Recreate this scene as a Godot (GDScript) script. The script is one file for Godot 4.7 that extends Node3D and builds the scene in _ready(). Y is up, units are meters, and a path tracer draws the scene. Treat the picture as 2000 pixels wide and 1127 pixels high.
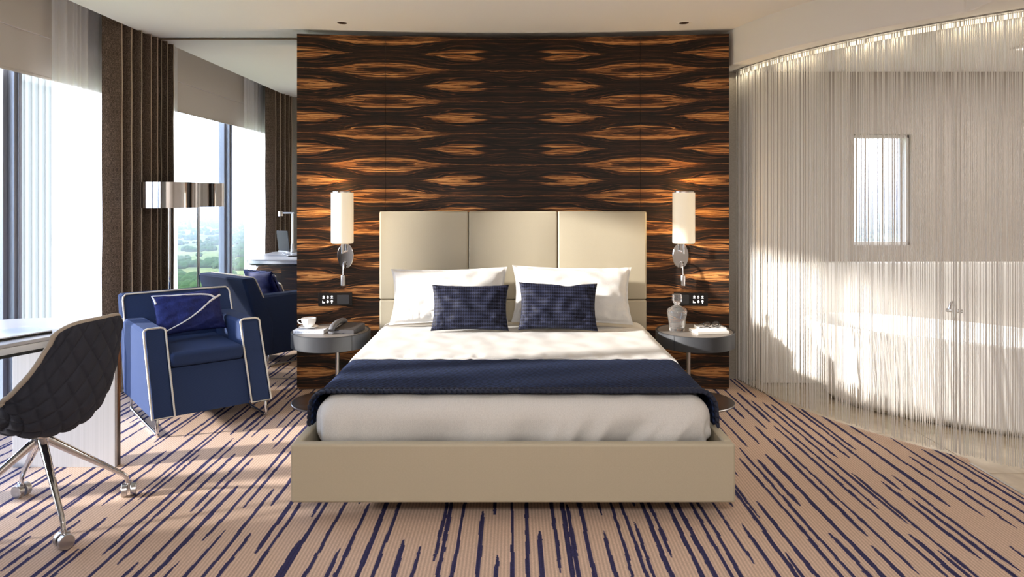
extends Node3D
# A hotel bedroom: camera at the origin looking along -z, eye height 1.38 m, floor at y = 0. Distances from the camera are given as d (z = -d).

const EYE := 1.38
const BACK := 5.42        # back wall and mirror plane
const CEIL := 2.55
const CURVE := Vector2(4.70, -5.77)   # centre of the curved bathroom screen, in x and z

var taken := {}
var M := {}
var rng := RandomNumberGenerator.new()
var noise := FastNoiseLite.new()
var soft := FastNoiseLite.new()


func _ready() -> void:
	rng.seed = 11
	noise.seed = 5
	noise.frequency = 1.0
	soft.seed = 12
	soft.frequency = 1.0
	soft.fractal_type = FastNoiseLite.FRACTAL_NONE
	view_and_light()
	materials()
	shell()
	windows()
	feature_wall()
	bathroom()
	bed()
	bedding()
	for s in [-1.0, 1.0]:
		nightstand(s)
		sconce(s)
		control_panel(s)
	bedside_things()
	armchair()
	drapery()
	desk()
	desk_chair()
	floor_lamp()
	ceiling_spots()
	unseen_panel_lights()
	outdoors()


func view_and_light() -> void:
	var cam := Camera3D.new()
	cam.name = "camera"
	cam.projection = Camera3D.PROJECTION_FRUSTUM
	cam.near = 0.1
	cam.far = 12000.0
	cam.size = 0.1 * 1127.0 / 1415.0
	cam.frustum_offset = Vector2(-2.0, -183.5) * 0.1 / 1415.0
	cam.position = Vector3(0, EYE, 0)
	cam.current = true
	add_child(cam)
	var env := Environment.new()
	env.background_mode = Environment.BG_SKY
	var sky_look := ProceduralSkyMaterial.new()
	sky_look.sky_top_color = Color(0.74, 0.84, 1.0)
	sky_look.sky_horizon_color = Color(0.97, 0.985, 1.0)
	sky_look.sky_curve = 0.12
	sky_look.ground_bottom_color = Color(0.62, 0.64, 0.62)
	sky_look.ground_horizon_color = Color(0.9, 0.93, 0.96)
	sky_look.sun_angle_max = 1.0
	sky_look.energy_multiplier = 5.0
	var sky := Sky.new()
	sky.sky_material = sky_look
	env.sky = sky
	env.tonemap_mode = Environment.TONE_MAPPER_LINEAR
	env.tonemap_exposure = 1.5
	env.volumetric_fog_enabled = true
	env.volumetric_fog_density = 0.0
	env.sdfgi_enabled = true
	env.ssao_enabled = true
	env.ssil_enabled = true
	var around := WorldEnvironment.new()
	around.name = "surroundings"
	around.environment = env
	add_child(around)
	var sun := DirectionalLight3D.new()
	sun.name = "sun"
	sun.light_color = Color(1.0, 0.975, 0.945)
	sun.light_energy = 3.0
	sun.light_angular_distance = 2.5
	sun.shadow_enabled = true
	add_child(sun)
	sun.look_at_from_position(Vector3.ZERO, Vector3(1.0, -0.25, -0.26))


# ---------------------------------------------------------------- mesh building

class Mesher:
	var v := PackedVector3Array()
	var n := PackedVector3Array()
	var uv := PackedVector2Array()
	var idx := PackedInt32Array()
	var m := Transform3D():
		set(t):
			m = t
			turned = t.basis.inverse().transposed()
	var turned := Basis()

	func point(p: Vector3, nn: Vector3, t := Vector2.ZERO) -> int:
		v.append(m * p)
		n.append((turned * nn).normalized())
		uv.append(t)
		return v.size() - 1

	func tri(a: int, b: int, c: int) -> void:   # a, b, c counter-clockwise seen from outside
		idx.append(a)
		idx.append(c)
		idx.append(b)

	# rows of nu points each, nv rows; outside is (along u) x (along v)
	func grid(p: PackedVector3Array, nu: int, nv: int, wrap := false, t := PackedVector2Array()) -> void:
		var acc := PackedVector3Array()
		acc.resize(nu * nv)
		var cu := nu if wrap else nu - 1
		for j in nv - 1:
			for i in cu:
				var i2 := (i + 1) % nu
				var a := j * nu + i
				var b := j * nu + i2
				var c := (j + 1) * nu + i2
				var d := (j + 1) * nu + i
				var f := (p[c] - p[a]).cross(p[d] - p[b])
				acc[a] += f
				acc[b] += f
				acc[c] += f
				acc[d] += f
		var base := v.size()
		for k in nu * nv:
			point(p[k], acc[k].normalized() if acc[k].length_squared() > 1e-20 else Vector3.UP, t[k] if t.size() else Vector2.ZERO)
		for j in nv - 1:
			for i in cu:
				var i2 := (i + 1) % nu
				tri(base + j * nu + i, base + j * nu + i2, base + (j + 1) * nu + i2)
				tri(base + j * nu + i, base + (j + 1) * nu + i2, base + (j + 1) * nu + i)

	func flat(p: PackedVector3Array, outside: Vector3, t := PackedVector2Array()) -> void:   # convex polygon
		var base := v.size()
		for k in p.size():
			point(p[k], outside, t[k] if t.size() else Vector2.ZERO)
		var turn := (p[1] - p[0]).cross(p[2] - p[0]).dot(outside)
		for k in range(1, p.size() - 1):
			if turn > 0:
				tri(base, base + k, base + k + 1)
			else:
				tri(base, base + k + 1, base + k)

	# box with rounded edges: half sizes h, edge radius r, k steps on the edge, div cells on the faces, push(p, n) -> offset along the normal
	func rbox(c: Vector3, size: Vector3, r := 0.005, k := 2, div := Vector3i(1, 1, 1), push = null) -> void:
		var h := size * 0.5
		r = minf(r, minf(h.x, minf(h.y, h.z)) * 0.999)
		for ax in 3:
			var b := (ax + 1) % 3
			var cc := (ax + 2) % 3
			var lb := edge_steps(h[b], r, k, div[b])
			var lc := edge_steps(h[cc], r, k, div[cc])
			for s in [-1.0, 1.0]:
				var base := v.size()
				for j in lc.size():
					for i in lb.size():
						var p := Vector3()
						p[ax] = s * h[ax]
						p[b] = lb[i]
						p[cc] = lc[j]
						var q := p.clamp(-(h - Vector3.ONE * r), h - Vector3.ONE * r)
						var nn := (p - q).normalized()
						var w := q + nn * r
						if push != null:
							w += nn * push.call(w, nn)
						point(c + w, nn, Vector2(lb[i], lc[j]))
				var nu := lb.size()
				for j in lc.size() - 1:
					for i in nu - 1:
						var a := base + j * nu + i
						if s > 0:
							tri(a, a + 1, a + nu + 1)
							tri(a, a + nu + 1, a + nu)
						else:
							tri(a, a + nu + 1, a + 1)
							tri(a, a + nu, a + nu + 1)
				if push != null:
					renormal(base, nu, lc.size(), s)

	func renormal(base: int, nu: int, nv: int, s: float) -> void:
		for j in range(1, nv - 1):
			for i in range(1, nu - 1):
				var a := base + j * nu + i
				n[a] = ((v[a + 1] - v[a - 1]).cross(v[a + nu] - v[a - nu]) * s).normalized()

	func edge_steps(h: float, r: float, k: int, div: int) -> PackedFloat32Array:
		var l := PackedFloat32Array()
		for i in k:
			l.append(-(h - r) - r * tan(PI / 4 * (1.0 - float(i) / k)))
		for i in div + 1:
			l.append(lerpf(-(h - r), h - r, float(i) / div))
		for i in k:
			l.append((h - r) + r * tan(PI / 4 * float(i + 1) / k))
		return l

	# profile of (radius, height) points, upwards on the outside
	func lathe(prof: PackedVector2Array, seg := 32, split := 0.6, c := Vector3.ZERO) -> void:
		var run := PackedVector2Array([prof[0]])
		for k in range(1, prof.size()):
			run.append(prof[k])
			var last := k == prof.size() - 1
			if last or absf((prof[k] - prof[k - 1]).angle_to(prof[k + 1] - prof[k])) > split:
				var p := PackedVector3Array()
				var t := PackedVector2Array()
				for q in run:
					for i in seg + 1:
						var a := TAU * i / seg
						p.append(c + Vector3(q.x * cos(a), q.y, -q.x * sin(a)))
						t.append(Vector2(float(i) / seg, q.y))
				grid_ring(p, seg + 1, run.size(), t)
				run = PackedVector2Array([prof[k]])

	func grid_ring(p: PackedVector3Array, nu: int, nv: int, t: PackedVector2Array) -> void:
		var base := v.size()
		grid(p, nu, nv, false, t)
		for j in nv:      # close the seam's normals
			var a := base + j * nu
			var b := a + nu - 1
			var s := (n[a] + n[b])
			if s.length_squared() > 1e-12:
				n[a] = s.normalized()
				n[b] = n[a]

	func tube(path: PackedVector3Array, radii, seg := 10, caps := true, loop := false, squash := 1.0) -> void:
		var cnt := path.size()
		var side := Vector3.UP
		var t0 := (path[1] - path[0]).normalized()
		if absf(t0.dot(side)) > 0.9:
			side = Vector3.RIGHT
		var p := PackedVector3Array()
		var total := cnt + 1 if loop else cnt
		var first := Vector3()
		var rings := []
		for kk in total:
			var k := kk % cnt
			var prev := path[(k - 1 + cnt) % cnt] if loop else path[maxi(k - 1, 0)]
			var next := path[(k + 1) % cnt] if loop else path[mini(k + 1, cnt - 1)]
			var t := (next - prev).normalized()
			var bn := t.cross(side).normalized()
			var nn := bn.cross(t).normalized()
			side = nn
			if kk == 0:
				first = nn
			if loop and kk == total - 1:
				nn = first
				bn = t.cross(nn).normalized()
			var r: float = radii[k] if radii is PackedFloat32Array or radii is Array else radii
			for i in seg:
				var a := TAU * i / seg
				p.append(path[k] + nn * (cos(a) * r) + bn * (-sin(a) * r * squash))
			rings.append([path[k], t])
		grid(p, seg, total, true)
		if caps and not loop:
			for e in 2:
				var ring := PackedVector3Array()
				var row: int = 0 if e == 0 else total - 1
				for i in seg:
					ring.append(p[row * seg + i])
				var out: Vector3 = -rings[0][1] if e == 0 else rings[total - 1][1]
				flat(ring, out)

	# outline in x and y, counter-clockwise, drawn out from z0 to z1, with a small bevel
	func extrude(outline: PackedVector2Array, z0: float, z1: float, bevel := 0.0, split := 0.5) -> void:
		var cnt := outline.size()
		var inner := PackedVector2Array()
		for k in cnt:
			var e0 := (outline[k] - outline[(k - 1 + cnt) % cnt]).normalized()
			var e1 := (outline[(k + 1) % cnt] - outline[k]).normalized()
			var o := (Vector2(e0.y, -e0.x) + Vector2(e1.y, -e1.x))
			var half := maxf(0.3, o.length() * 0.5)
			inner.append(outline[k] - o.normalized() * bevel / half)
		var rows := [[inner, z1], [outline, z1 - bevel], [outline, z0 + bevel], [inner, z0]] if bevel > 0 else [[outline, z1], [outline, z0]]
		var starts := []
		for k in cnt:
			var e0 := (outline[k] - outline[(k - 1 + cnt) % cnt])
			var e1 := (outline[(k + 1) % cnt] - outline[k])
			if absf(e0.angle_to(e1)) > split:
				starts.append(k)
		if starts.is_empty():
			starts.append(0)
		for s in starts.size():
			var a: int = starts[s]
			var b: int = starts[(s + 1) % starts.size()]
			if b <= a:
				b += cnt
			for r in rows.size() - 1:
				var p := PackedVector3Array()
				var t := PackedVector2Array()
				for row in [rows[r], rows[r + 1]]:
					var run := 0.0
					for k in range(a, b + 1):
						var q: Vector2 = row[0][k % cnt]
						if k > a:
							run += outline[k % cnt].distance_to(outline[(k - 1) % cnt])
						p.append(Vector3(q.x, q.y, row[1]))
						t.append(Vector2(run, row[1]))
				# along the outline x towards -z gives inside; turn the rows
				var flip := PackedVector3Array()
				var tf := PackedVector2Array()
				var w := b - a + 1
				for row in [1, 0]:
					for i in w:
						flip.append(p[row * w + i])
						tf.append(t[row * w + i])
				grid(flip, w, 2, false, tf)
		var tris := Geometry2D.triangulate_polygon(inner if bevel > 0 else outline)
		var cap: PackedVector2Array = inner if bevel > 0 else outline
		for e in 2:
			var base := v.size()
			var z := z1 if e == 0 else z0
			for q in cap:
				point(Vector3(q.x, q.y, z), Vector3(0, 0, 1 if e == 0 else -1), q)
			for k in range(0, tris.size(), 3):
				var a := cap[tris[k]]
				var b := cap[tris[k + 1]]
				var c := cap[tris[k + 2]]
				var ccw := (b - a).cross(c - a) > 0
				if ccw == (e == 0):
					tri(base + tris[k], base + tris[k + 1], base + tris[k + 2])
				else:
					tri(base + tris[k], base + tris[k + 2], base + tris[k + 1])

	# a thin sheet of cloth or board: f(u, v) -> point, 0..1 both ways, outside (du x dv)
	func sheet(f: Callable, nu: int, nv: int, thick: float, uvs := Vector2.ONE) -> void:
		var p := PackedVector3Array()
		var t := PackedVector2Array()
		for j in nv:
			for i in nu:
				p.append(f.call(float(i) / (nu - 1), float(j) / (nv - 1)))
				t.append(Vector2(float(i) / (nu - 1), float(j) / (nv - 1)) * uvs)
		var base := v.size()
		grid(p, nu, nv, false, t)
		if thick <= 0:
			return
		var back := PackedVector3Array()
		var keep := m
		m = Transform3D()
		for k in nu * nv:
			back.append(v[base + k] - n[base + k] * thick)
		var b2 := v.size()
		for k in nu * nv:
			point(back[k], -n[base + k], t[k])
		for j in nv - 1:
			for i in nu - 1:
				var a := b2 + j * nu + i
				tri(a, a + nu + 1, a + 1)
				tri(a, a + nu, a + nu + 1)
		var rim := []
		for i in nu - 1:
			rim.append(i)
		for j in nv - 1:
			rim.append(j * nu + nu - 1)
		for i in nu - 1:
			rim.append((nv - 1) * nu + nu - 1 - i)
		for j in nv - 1:
			rim.append((nv - 1 - j) * nu)
		for k in rim.size():
			var a: int = rim[k]
			var b: int = rim[(k + 1) % rim.size()]
			var q := PackedVector3Array([v[base + a], v[b2 + a], v[b2 + b], v[base + b]])
			var o := (q[1] - q[0]).cross(q[3] - q[0])
			if o.length_squared() > 1e-18:
				flat(q, o.normalized())
		m = keep

	func lathe_ball() -> void:
		var prof := PackedVector2Array()
		for k in 7:
			var a := -PI / 2 + PI * k / 6.0
			prof.append(Vector2(maxf(0.0, cos(a)), sin(a)))
		lathe(prof, 8, 3.0)

	func mesh() -> ArrayMesh:
		var arr := []
		arr.resize(Mesh.ARRAY_MAX)
		arr[Mesh.ARRAY_VERTEX] = v
		arr[Mesh.ARRAY_NORMAL] = n
		arr[Mesh.ARRAY_TEX_UV] = uv
		arr[Mesh.ARRAY_INDEX] = idx
		var a := ArrayMesh.new()
		a.add_surface_from_arrays(Mesh.PRIMITIVE_TRIANGLES, arr)
		return a


func mb(t := Transform3D()) -> Mesher:
	var b := Mesher.new()
	b.m = t
	return b


func numbered(called: String) -> String:
	var k: int = taken.get(called, 0)
	taken[called] = k + 1
	return called if k == 0 else "%s_%03d" % [called, k]


func tag(o: Node, label: String, category: String, group := "", kind := "") -> Node:
	if label: o.set_meta("label", label)
	if category: o.set_meta("category", category)
	if group: o.set_meta("group", group)
	if kind: o.set_meta("kind", kind)
	return o


func thing(called: String, label: String, category: String, where := Vector3.ZERO, turn := 0.0, group := "") -> Node3D:
	var o := Node3D.new()
	o.name = numbered(called)
	add_child(o)
	o.position = where
	o.rotation.y = turn
	tag(o, label, category, group)
	return o


func put(called: String, b: Mesher, m: Material, parent: Node = self) -> MeshInstance3D:
	var o := MeshInstance3D.new()
	o.mesh = b.mesh()
	o.material_override = m
	o.name = numbered(called) if parent == self else called
	parent.add_child(o, true)
	return o


func struct(called: String, b: Mesher, m: Material, label := "", category := "") -> MeshInstance3D:
	var o := put(called, b, m)
	tag(o, label, category, "", "structure")
	return o


func box(c: Vector3, size: Vector3, r := 0.004) -> Mesher:
	var b := mb()
	b.rbox(c, size, r)
	return b


func arc(c: Vector2, r: float, a0: float, a1: float, steps: int) -> PackedVector2Array:
	var p := PackedVector2Array()
	for k in steps + 1:
		var a := lerpf(a0, a1, float(k) / steps)
		p.append(c + Vector2(cos(a), sin(a)) * r)
	return p


func smooth(p: PackedVector3Array, steps := 6, loop := false) -> PackedVector3Array:
	var out := PackedVector3Array()
	var cnt := p.size()
	for k in (cnt if loop else cnt - 1):
		var a := p[(k - 1 + cnt) % cnt] if loop or k > 0 else p[0]
		var b := p[k]
		var c := p[(k + 1) % cnt]
		var d := p[(k + 2) % cnt] if loop or k + 2 < cnt else p[cnt - 1]
		for s in steps:
			out.append(b.cubic_interpolate(c, a, d, float(s) / steps))
	if not loop:
		out.append(p[cnt - 1])
	return out


func disc(r: float, steps := 24, c := Vector2.ZERO, squash := 1.0) -> PackedVector2Array:
	var p := PackedVector2Array()
	for k in steps:
		var a := TAU * k / steps
		p.append(c + Vector2(cos(a) * r, sin(a) * r * squash))
	return p


func round_rect(w: float, h: float, r: float, steps := 5, c := Vector2.ZERO) -> PackedVector2Array:
	var p := PackedVector2Array()
	for q in 4:
		var cx: float = (w / 2 - r) * [1, -1, -1, 1][q]
		var cy: float = (h / 2 - r) * [1, 1, -1, -1][q]
		for k in steps + 1:
			var a := PI / 2 * (q + float(k) / steps)
			p.append(c + Vector2(cx + r * cos(a), cy + r * sin(a)))
	return p


# turns a mesher so that extrude's x, y, z run along x, -z and up
func lying(y := 0.0) -> Mesher:
	return mb(Transform3D(Basis(Vector3.RIGHT, Vector3.FORWARD, Vector3.UP), Vector3(0, y, 0)))


# ---------------------------------------------------------------- materials

func mat(c: Color, rough := 0.6, metal := 0.0) -> StandardMaterial3D:
	var m := StandardMaterial3D.new()
	m.albedo_color = c
	m.roughness = rough
	m.metallic = metal
	return m


func rgb(r: int, g: int, b: int) -> Color:
	return Color(r / 255.0, g / 255.0, b / 255.0)


func picture(w: int, h: int, f: Callable) -> ImageTexture:   # f(x, y) -> Color
	var d := PackedByteArray()
	d.resize(w * h * 3)
	var k := 0
	for y in h:
		for x in w:
			var c: Color = f.call(x, y)
			d[k] = c.r8
			d[k + 1] = c.g8
			d[k + 2] = c.b8
			k += 3
	return ImageTexture.create_from_image(Image.create_from_data(w, h, false, Image.FORMAT_RGB8, d))


func noise_map(freq: float, octaves: int, lo: Color, hi: Color, size := 256, seed_ := 1, stretch := Vector2.ONE) -> ImageTexture:
	var nz := FastNoiseLite.new()
	nz.seed = seed_
	nz.frequency = freq
	nz.fractal_octaves = octaves
	return picture(size, size, func(x: int, y: int):
		var a := TAU * x / size
		var b := TAU * y / size
		var r := size / TAU
		var s := nz.get_noise_3d(cos(a) * r * stretch.x, sin(a) * r * stretch.x, cos(b) * r * stretch.y + 77.0)
		var t := nz.get_noise_3d(sin(b) * r * stretch.y, cos(a) * r * stretch.x + 31.0, sin(a) * r * stretch.x)
		return lo.lerp(hi, clampf(0.5 + 0.8 * (s + t) * 0.7, 0, 1)))


func cloth(c: Color, tex: Texture2D, per_m: float, relief: Texture2D, depth: float, rough := 0.9, sheen := 0.3) -> StandardMaterial3D:
	var m := mat(c, rough)
	m.uv1_triplanar = true
	m.uv1_scale = Vector3.ONE * per_m
	m.albedo_texture = tex
	if relief:
		m.heightmap_enabled = true
		m.heightmap_texture = relief
		m.heightmap_scale = depth
	if sheen > 0:
		m.rim_enabled = true
		m.rim = sheen * 0.25
		m.rim_tint = 0.6
	m.metallic_specular = 0.3
	return m


func ebony_picture() -> ImageTexture:      # one leaf of veneer wide, three flame figures high
	var w := 1024
	var h := 1024
	var nz := FastNoiseLite.new()
	nz.seed = 3
	nz.frequency = 1.0
	nz.fractal_octaves = 3
	var stops := [[0.0, rgb(27, 23, 20)], [0.2, rgb(40, 30, 24)], [0.4, rgb(78, 49, 31)], [0.6, rgb(124, 77, 42)], [0.8, rgb(168, 108, 58)], [1.0, rgb(204, 146, 88)]]
	return picture(w, h, func(x: int, y: int):
		var u: float = float(x) / w
		var vv: float = float(y) / h * 3.0
		var ang := TAU * vv / 3.0
		var cx := cos(ang) * 1.5
		var cy := sin(ang) * 1.5
		var v: float = fposmod(vv + nz.get_noise_3d(u * 1.8, cx, cy) * 0.05 + nz.get_noise_3d(u * 5.0, cx * 4.0, cy * 4.0) * 0.018, 1.0)
		var da := absf(v - 0.5)
		# stream lines part round the flames: phi runs from the heart of flame A (0) to the heart of flame B (0.5)
		var la: float = smoothstep(0.15, 0.52, u) * (1.0 - 0.55 * smoothstep(0.66, 0.95, u))
		var lb: float = smoothstep(0.62, 0.0, u) + 0.25 * smoothstep(0.84, 1.0, u)
		var ht := clampf(0.25 + 0.10 * (la - lb), 0.1, 0.4)
		var phi := 0.25 * da / ht if da < ht else 0.25 + 0.25 * (da - ht) / (0.5 - ht)
		var half := 40.0 if v > 0.5 else 0.0
		var row := floorf(vv) * 0.35
		var s1 := nz.get_noise_3d(u * 1.8 + half, phi * 30.0, row)
		var s2 := nz.get_noise_3d(u * 2.2 + half + 9.0, phi * 62.0, row)
		var lines := clampf(0.5 + 1.5 * s2, 0.0, 1.0)
		var s3 := nz.get_noise_3d(u * 30.0, v * 70.0, row)
		phi += 0.022 * s1
		var t := 0.10 + 0.26 * s1 + 0.30 * lines * (0.6 + s1)
		# flame A
		var ta: float = 0.155 * smoothstep(0.21, 0.58, u) * (1.0 - 0.45 * smoothstep(0.66, 0.9, u))
		if ta > 0.004:
			var wedge: float = 0.105 * smoothstep(0.60, 0.84, u)
			var body := smoothstep(ta * 0.95, ta * 0.62, phi) * smoothstep(wedge * 0.7, wedge * 1.05 + 0.004, phi + 0.004) * (1.0 - 0.75 * smoothstep(0.74, 0.94, u))
			t += (0.24 + 0.55 * lines) * body
			t += 0.30 * exp(-pow((phi - ta * 1.28) / 0.010, 2.0)) * smoothstep(0.25, 0.32, u) * (1.0 - 0.8 * smoothstep(0.6, 0.8, u))
			t -= 0.22 * exp(-pow((phi - ta * 1.08) / 0.012, 2.0))
			t += 0.28 * smoothstep(0.028, 0.012, phi) * smoothstep(0.80, 0.86, u) * smoothstep(0.985, 0.93, u)
		# flame B: tongues round a dark heart, running out into one brown stripe
		var psi := 0.5 - phi
		var tb: float = 0.026 + 0.165 * smoothstep(0.60, 0.10, u)
		var heart: float = 0.075 * smoothstep(0.30, 0.0, u)
		var tongue := smoothstep(tb, tb * 0.75, psi) * smoothstep(heart * 0.75, heart + 0.006, psi + 0.002)
		t += tongue * lerpf(0.46, 0.26, smoothstep(0.35, 0.8, u)) * (0.35 + 1.25 * lines)
		t += 0.22 * exp(-pow((psi - heart * 0.55) / 0.008, 2.0)) * smoothstep(0.30, 0.1, u)
		t += 0.24 * exp(-pow((psi - tb * 1.22) / 0.009, 2.0)) * smoothstep(0.7, 0.4, u)
		t += 0.07 * s3 * (0.3 + t)
		t = clampf(t, 0.0, 1.0)
		for k in range(1, stops.size()):
			if t <= stops[k][0]:
				return (stops[k - 1][1] as Color).lerp(stops[k][1], (t - stops[k - 1][0]) / (stops[k][0] - stops[k - 1][0]))
		return stops[5][1])


func carpet_picture() -> ImageTexture:      # 5.8 m by 3.6 m
	var w := 2048
	var h := 1280
	var ppm := w / 5.8
	var r := RandomNumberGenerator.new()
	r.seed = 42
	var d := PackedByteArray()
	d.resize(w * h * 3)
	var rib := PackedFloat32Array()
	rib.resize(w)
	for x in w:
		rib[x] = 1.0 + 0.075 * sin(TAU * x / 5.02)
	var k := 0
	for y in h:
		for x in w:
			var s := rib[x] * r.randf_range(0.95, 1.05)
			d[k] = int(minf(255, 197 * s))
			d[k + 1] = int(minf(255, 171 * s))
			d[k + 2] = int(minf(255, 152 * s))
			k += 3
	var col := 0.0
	while col < w - 20:
		col += r.randf_range(0.040, 0.080) * ppm
		var z := -r.randf_range(0.0, 0.8) * ppm
		while z < h:
			var length := r.randf_range(0.5, 2.3) * ppm
			var width := r.randf_range(0.013, 0.021) * ppm
			var x0 := col + r.randf_range(-0.016, 0.016) * ppm
			var lean := r.randf_range(-0.006, 0.006)
			var jl := 0.0
			var jump := 0.0
			var jr := 0.0
			var step := 0
			for yy in range(int(z), int(z + length)):
				if step <= 0:
					step = r.randi_range(8, 40)
					jump = clampf(jump + r.randf_range(-0.7, 0.7), -1.8, 1.8)
					jl = r.randf_range(-0.7, 0.7)
					jr = r.randf_range(-0.7, 0.7)
				step -= 1
				if yy < 0 or yy >= h:
					continue
				var along := minf(yy - z, z + length - yy) / ppm
				var half := width * 0.5 * clampf(0.35 + along / 0.12, 0.35, 1.0)
				var c := x0 + lean * (yy - z) + jump
				for xx in range(int(c - half + jl), int(c + half + jr)):
					if xx < 0 or xx >= w:
						continue
					var q := (yy * w + xx) * 3
					var s := r.randf_range(0.85, 1.12) * rib[xx]
					d[q] = int(57 * s)
					d[q + 1] = int(55 * s)
					d[q + 2] = int(88 * s)
			z += length + r.randf_range(0.06, 0.5) * ppm
	return ImageTexture.create_from_image(Image.create_from_data(w, h, false, Image.FORMAT_RGB8, d))


func materials() -> void:
	var speck := noise_map(0.35, 2, Color(0.80, 0.80, 0.80), Color(1, 1, 1), 256, 4)
	var weave := picture(128, 128, func(x: int, y: int):
		var a := 0.5 + 0.5 * sin(TAU * x / 8.0) * (1.0 if (y / 4) % 2 == 0 else -1.0)
		var b := 0.5 + 0.5 * sin(TAU * y / 8.0)
		var s := 0.55 * a + 0.45 * b
		return Color(s, s, s))
	var twill := picture(128, 128, func(x: int, y: int):
		var s: float = 0.86 + 0.14 * sin(TAU * (x + y) / 8.0) * sin(TAU * y / 32.0 + sin(x * 0.7))
		return Color(s, s, s))
	M.paint = mat(rgb(246, 243, 238), 0.85)
	M.wall_plain = mat(rgb(214, 208, 200), 0.8)
	var grass := picture(512, 512, func(x: int, y: int):
		var s := noise.get_noise_3d(cos(TAU * x / 512.0) * 5.0, sin(TAU * x / 512.0) * 5.0, y * 0.55) * 0.12 + noise.get_noise_3d(cos(TAU * x / 512.0) * 40.0, sin(TAU * x / 512.0) * 40.0, y * 0.9) * 0.10
		return Color(0.88 + s, 0.88 + s, 0.87 + s))
	M.bath_wall = mat(rgb(176, 166, 156), 0.6)
	M.grasscloth = mat(rgb(172, 163, 152), 0.75)
	M.grasscloth.albedo_texture = grass
	M.grasscloth.uv1_triplanar = true
	M.grasscloth.uv1_world_triplanar = true
	M.grasscloth.uv1_scale = Vector3.ONE * 1.2
	M.carpet = mat(Color.WHITE, 0.95)
	M.carpet.albedo_texture = carpet_picture()
	M.carpet.uv1_scale = Vector3(1 / 5.8, 1 / 3.6, 1)
	M.carpet.uv1_offset = Vector3(0.52, -0.555, 0)
	M.carpet.metallic_specular = 0.2
	M.stone = mat(rgb(205, 190, 168), 0.3)
	M.stone.albedo_texture = noise_map(0.02, 4, Color(0.86, 0.84, 0.82), Color(1, 1, 1), 512, 9)
	M.stone.uv1_triplanar = true
	M.stone.uv1_world_triplanar = true
	M.grout = mat(rgb(168, 156, 140), 0.9)
	var eb := ebony_picture()
	M.ebony = mat(Color.WHITE, 0.42)
	M.ebony.albedo_texture = eb
	M.ebony.metallic_specular = 0.3
	M.ebony.uv1_scale = Vector3(1, 1.0 / 3.0, 1)
	M.ebony_desk = mat(Color(0.85, 0.85, 0.85), 0.3)
	M.ebony_desk.albedo_texture = eb
	M.ebony_desk.uv1_scale = Vector3(1.1, 1.5, 1)
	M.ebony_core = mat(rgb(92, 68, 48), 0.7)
	M.leather = cloth(rgb(206, 195, 170), speck, 30.0, noise_map(0.5, 1, Color.BLACK, Color.WHITE, 128, 6), 0.02, 0.5, 0.0)
	M.leather.metallic_specular = 0.4
	M.linen = cloth(rgb(240, 238, 234), speck, 12.0, null, 0.0, 0.9, 0.15)
	M.linen_weave = cloth(rgb(238, 236, 232), speck, 9.0, null, 0.0, 0.9, 0.15)
	M.navy = cloth(rgb(50, 66, 104), twill, 14.0, weave, 0.06, 0.85, 0.5)
	M.piping = mat(rgb(212, 204, 190), 0.7)
	M.navy_velvet = cloth(rgb(42, 52, 112), noise_map(0.06, 3, Color(0.7, 0.7, 0.75), Color(1, 1, 1), 256, 14), 6.0, null, 0.0, 0.7, 0.4)
	M.white_braid = mat(rgb(232, 232, 236), 0.7)
	M.knit = cloth(Color.WHITE, picture(192, 192, func(x: int, y: int):
		var col: int = x / 12
		var f: float = fposmod((x % 12) * (1.0 if col % 2 == 0 else -1.0) + y, 12.0) / 12.0
		var s: float = 0.35 + 0.95 * sin(PI * f) + 0.12 * noise.get_noise_2d(x * 0.21, y * 0.21)
		return Color(0.12 * s, 0.165 * s, 0.275 * s)), 2.3, null, 0.0, 0.95, 0.0)
	M.knit_edge = mat(rgb(29, 35, 55), 0.8)
	M.houndstooth = cloth(Color.WHITE, picture(128, 128, func(x: int, y: int):
		var px: int = x % 16
		var py: int = y % 16
		var dark: bool = py < 8 and absf(px - 7.5) < 2.0 + py * 0.85
		dark = dark or (py >= 8 and py < 13 and absf(px - 7.5) < 8.2 - (py - 8) * 1.4)
		return rgb(9, 10, 24) if dark else rgb(40, 44, 66)), 8.0, null, 0.0, 0.6, 0.1)
	M.houndstooth.uv1_scale = Vector3(8.2, 5.7, 8.2)
	M.chrome = mat(rgb(222, 222, 224), 0.08, 1.0)
	M.steel = mat(rgb(196, 196, 198), 0.28, 1.0)
	M.alu = mat(rgb(150, 155, 168), 0.4, 0.5)
	M.mirror = mat(rgb(238, 240, 240), 0.0, 1.0)
	M.bronze = mat(rgb(120, 98, 74), 0.4, 0.5)
	M.black = mat(rgb(14, 14, 15), 0.25)
	M.screen_grey = mat(rgb(58, 60, 63), 0.3)
	M.icon = mat(rgb(250, 250, 250), 0.5)
	M.icon.emission_enabled = true
	M.icon.emission = Color.WHITE
	M.icon.emission_energy_multiplier = 0.5
	M.charcoal = mat(rgb(52, 54, 58), 0.45)
	M.taupe_top = mat(rgb(124, 118, 112), 0.4)
	M.shade = mat(rgb(245, 238, 222), 0.5)
	M.shade.emission_enabled = true
	M.shade.emission = Color(1.0, 0.90, 0.72)
	M.shade.emission_energy_multiplier = 0.22
	M.strip = mat(rgb(255, 246, 225), 0.5)
	M.strip.emission_enabled = true
	M.strip.emission = Color(1.0, 0.94, 0.82)
	M.strip.emission_energy_multiplier = 0.9
	M.panel_glow = mat(rgb(250, 246, 238), 0.6)
	M.panel_glow.emission_enabled = true
	M.panel_glow.emission = Color(1.0, 0.97, 0.93)
	M.panel_glow.emission_energy_multiplier = 0.8
	M.porcelain = mat(rgb(246, 245, 242), 0.12)
	M.glass = mat(Color(1, 1, 1, 0.04), 0.0)
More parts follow.
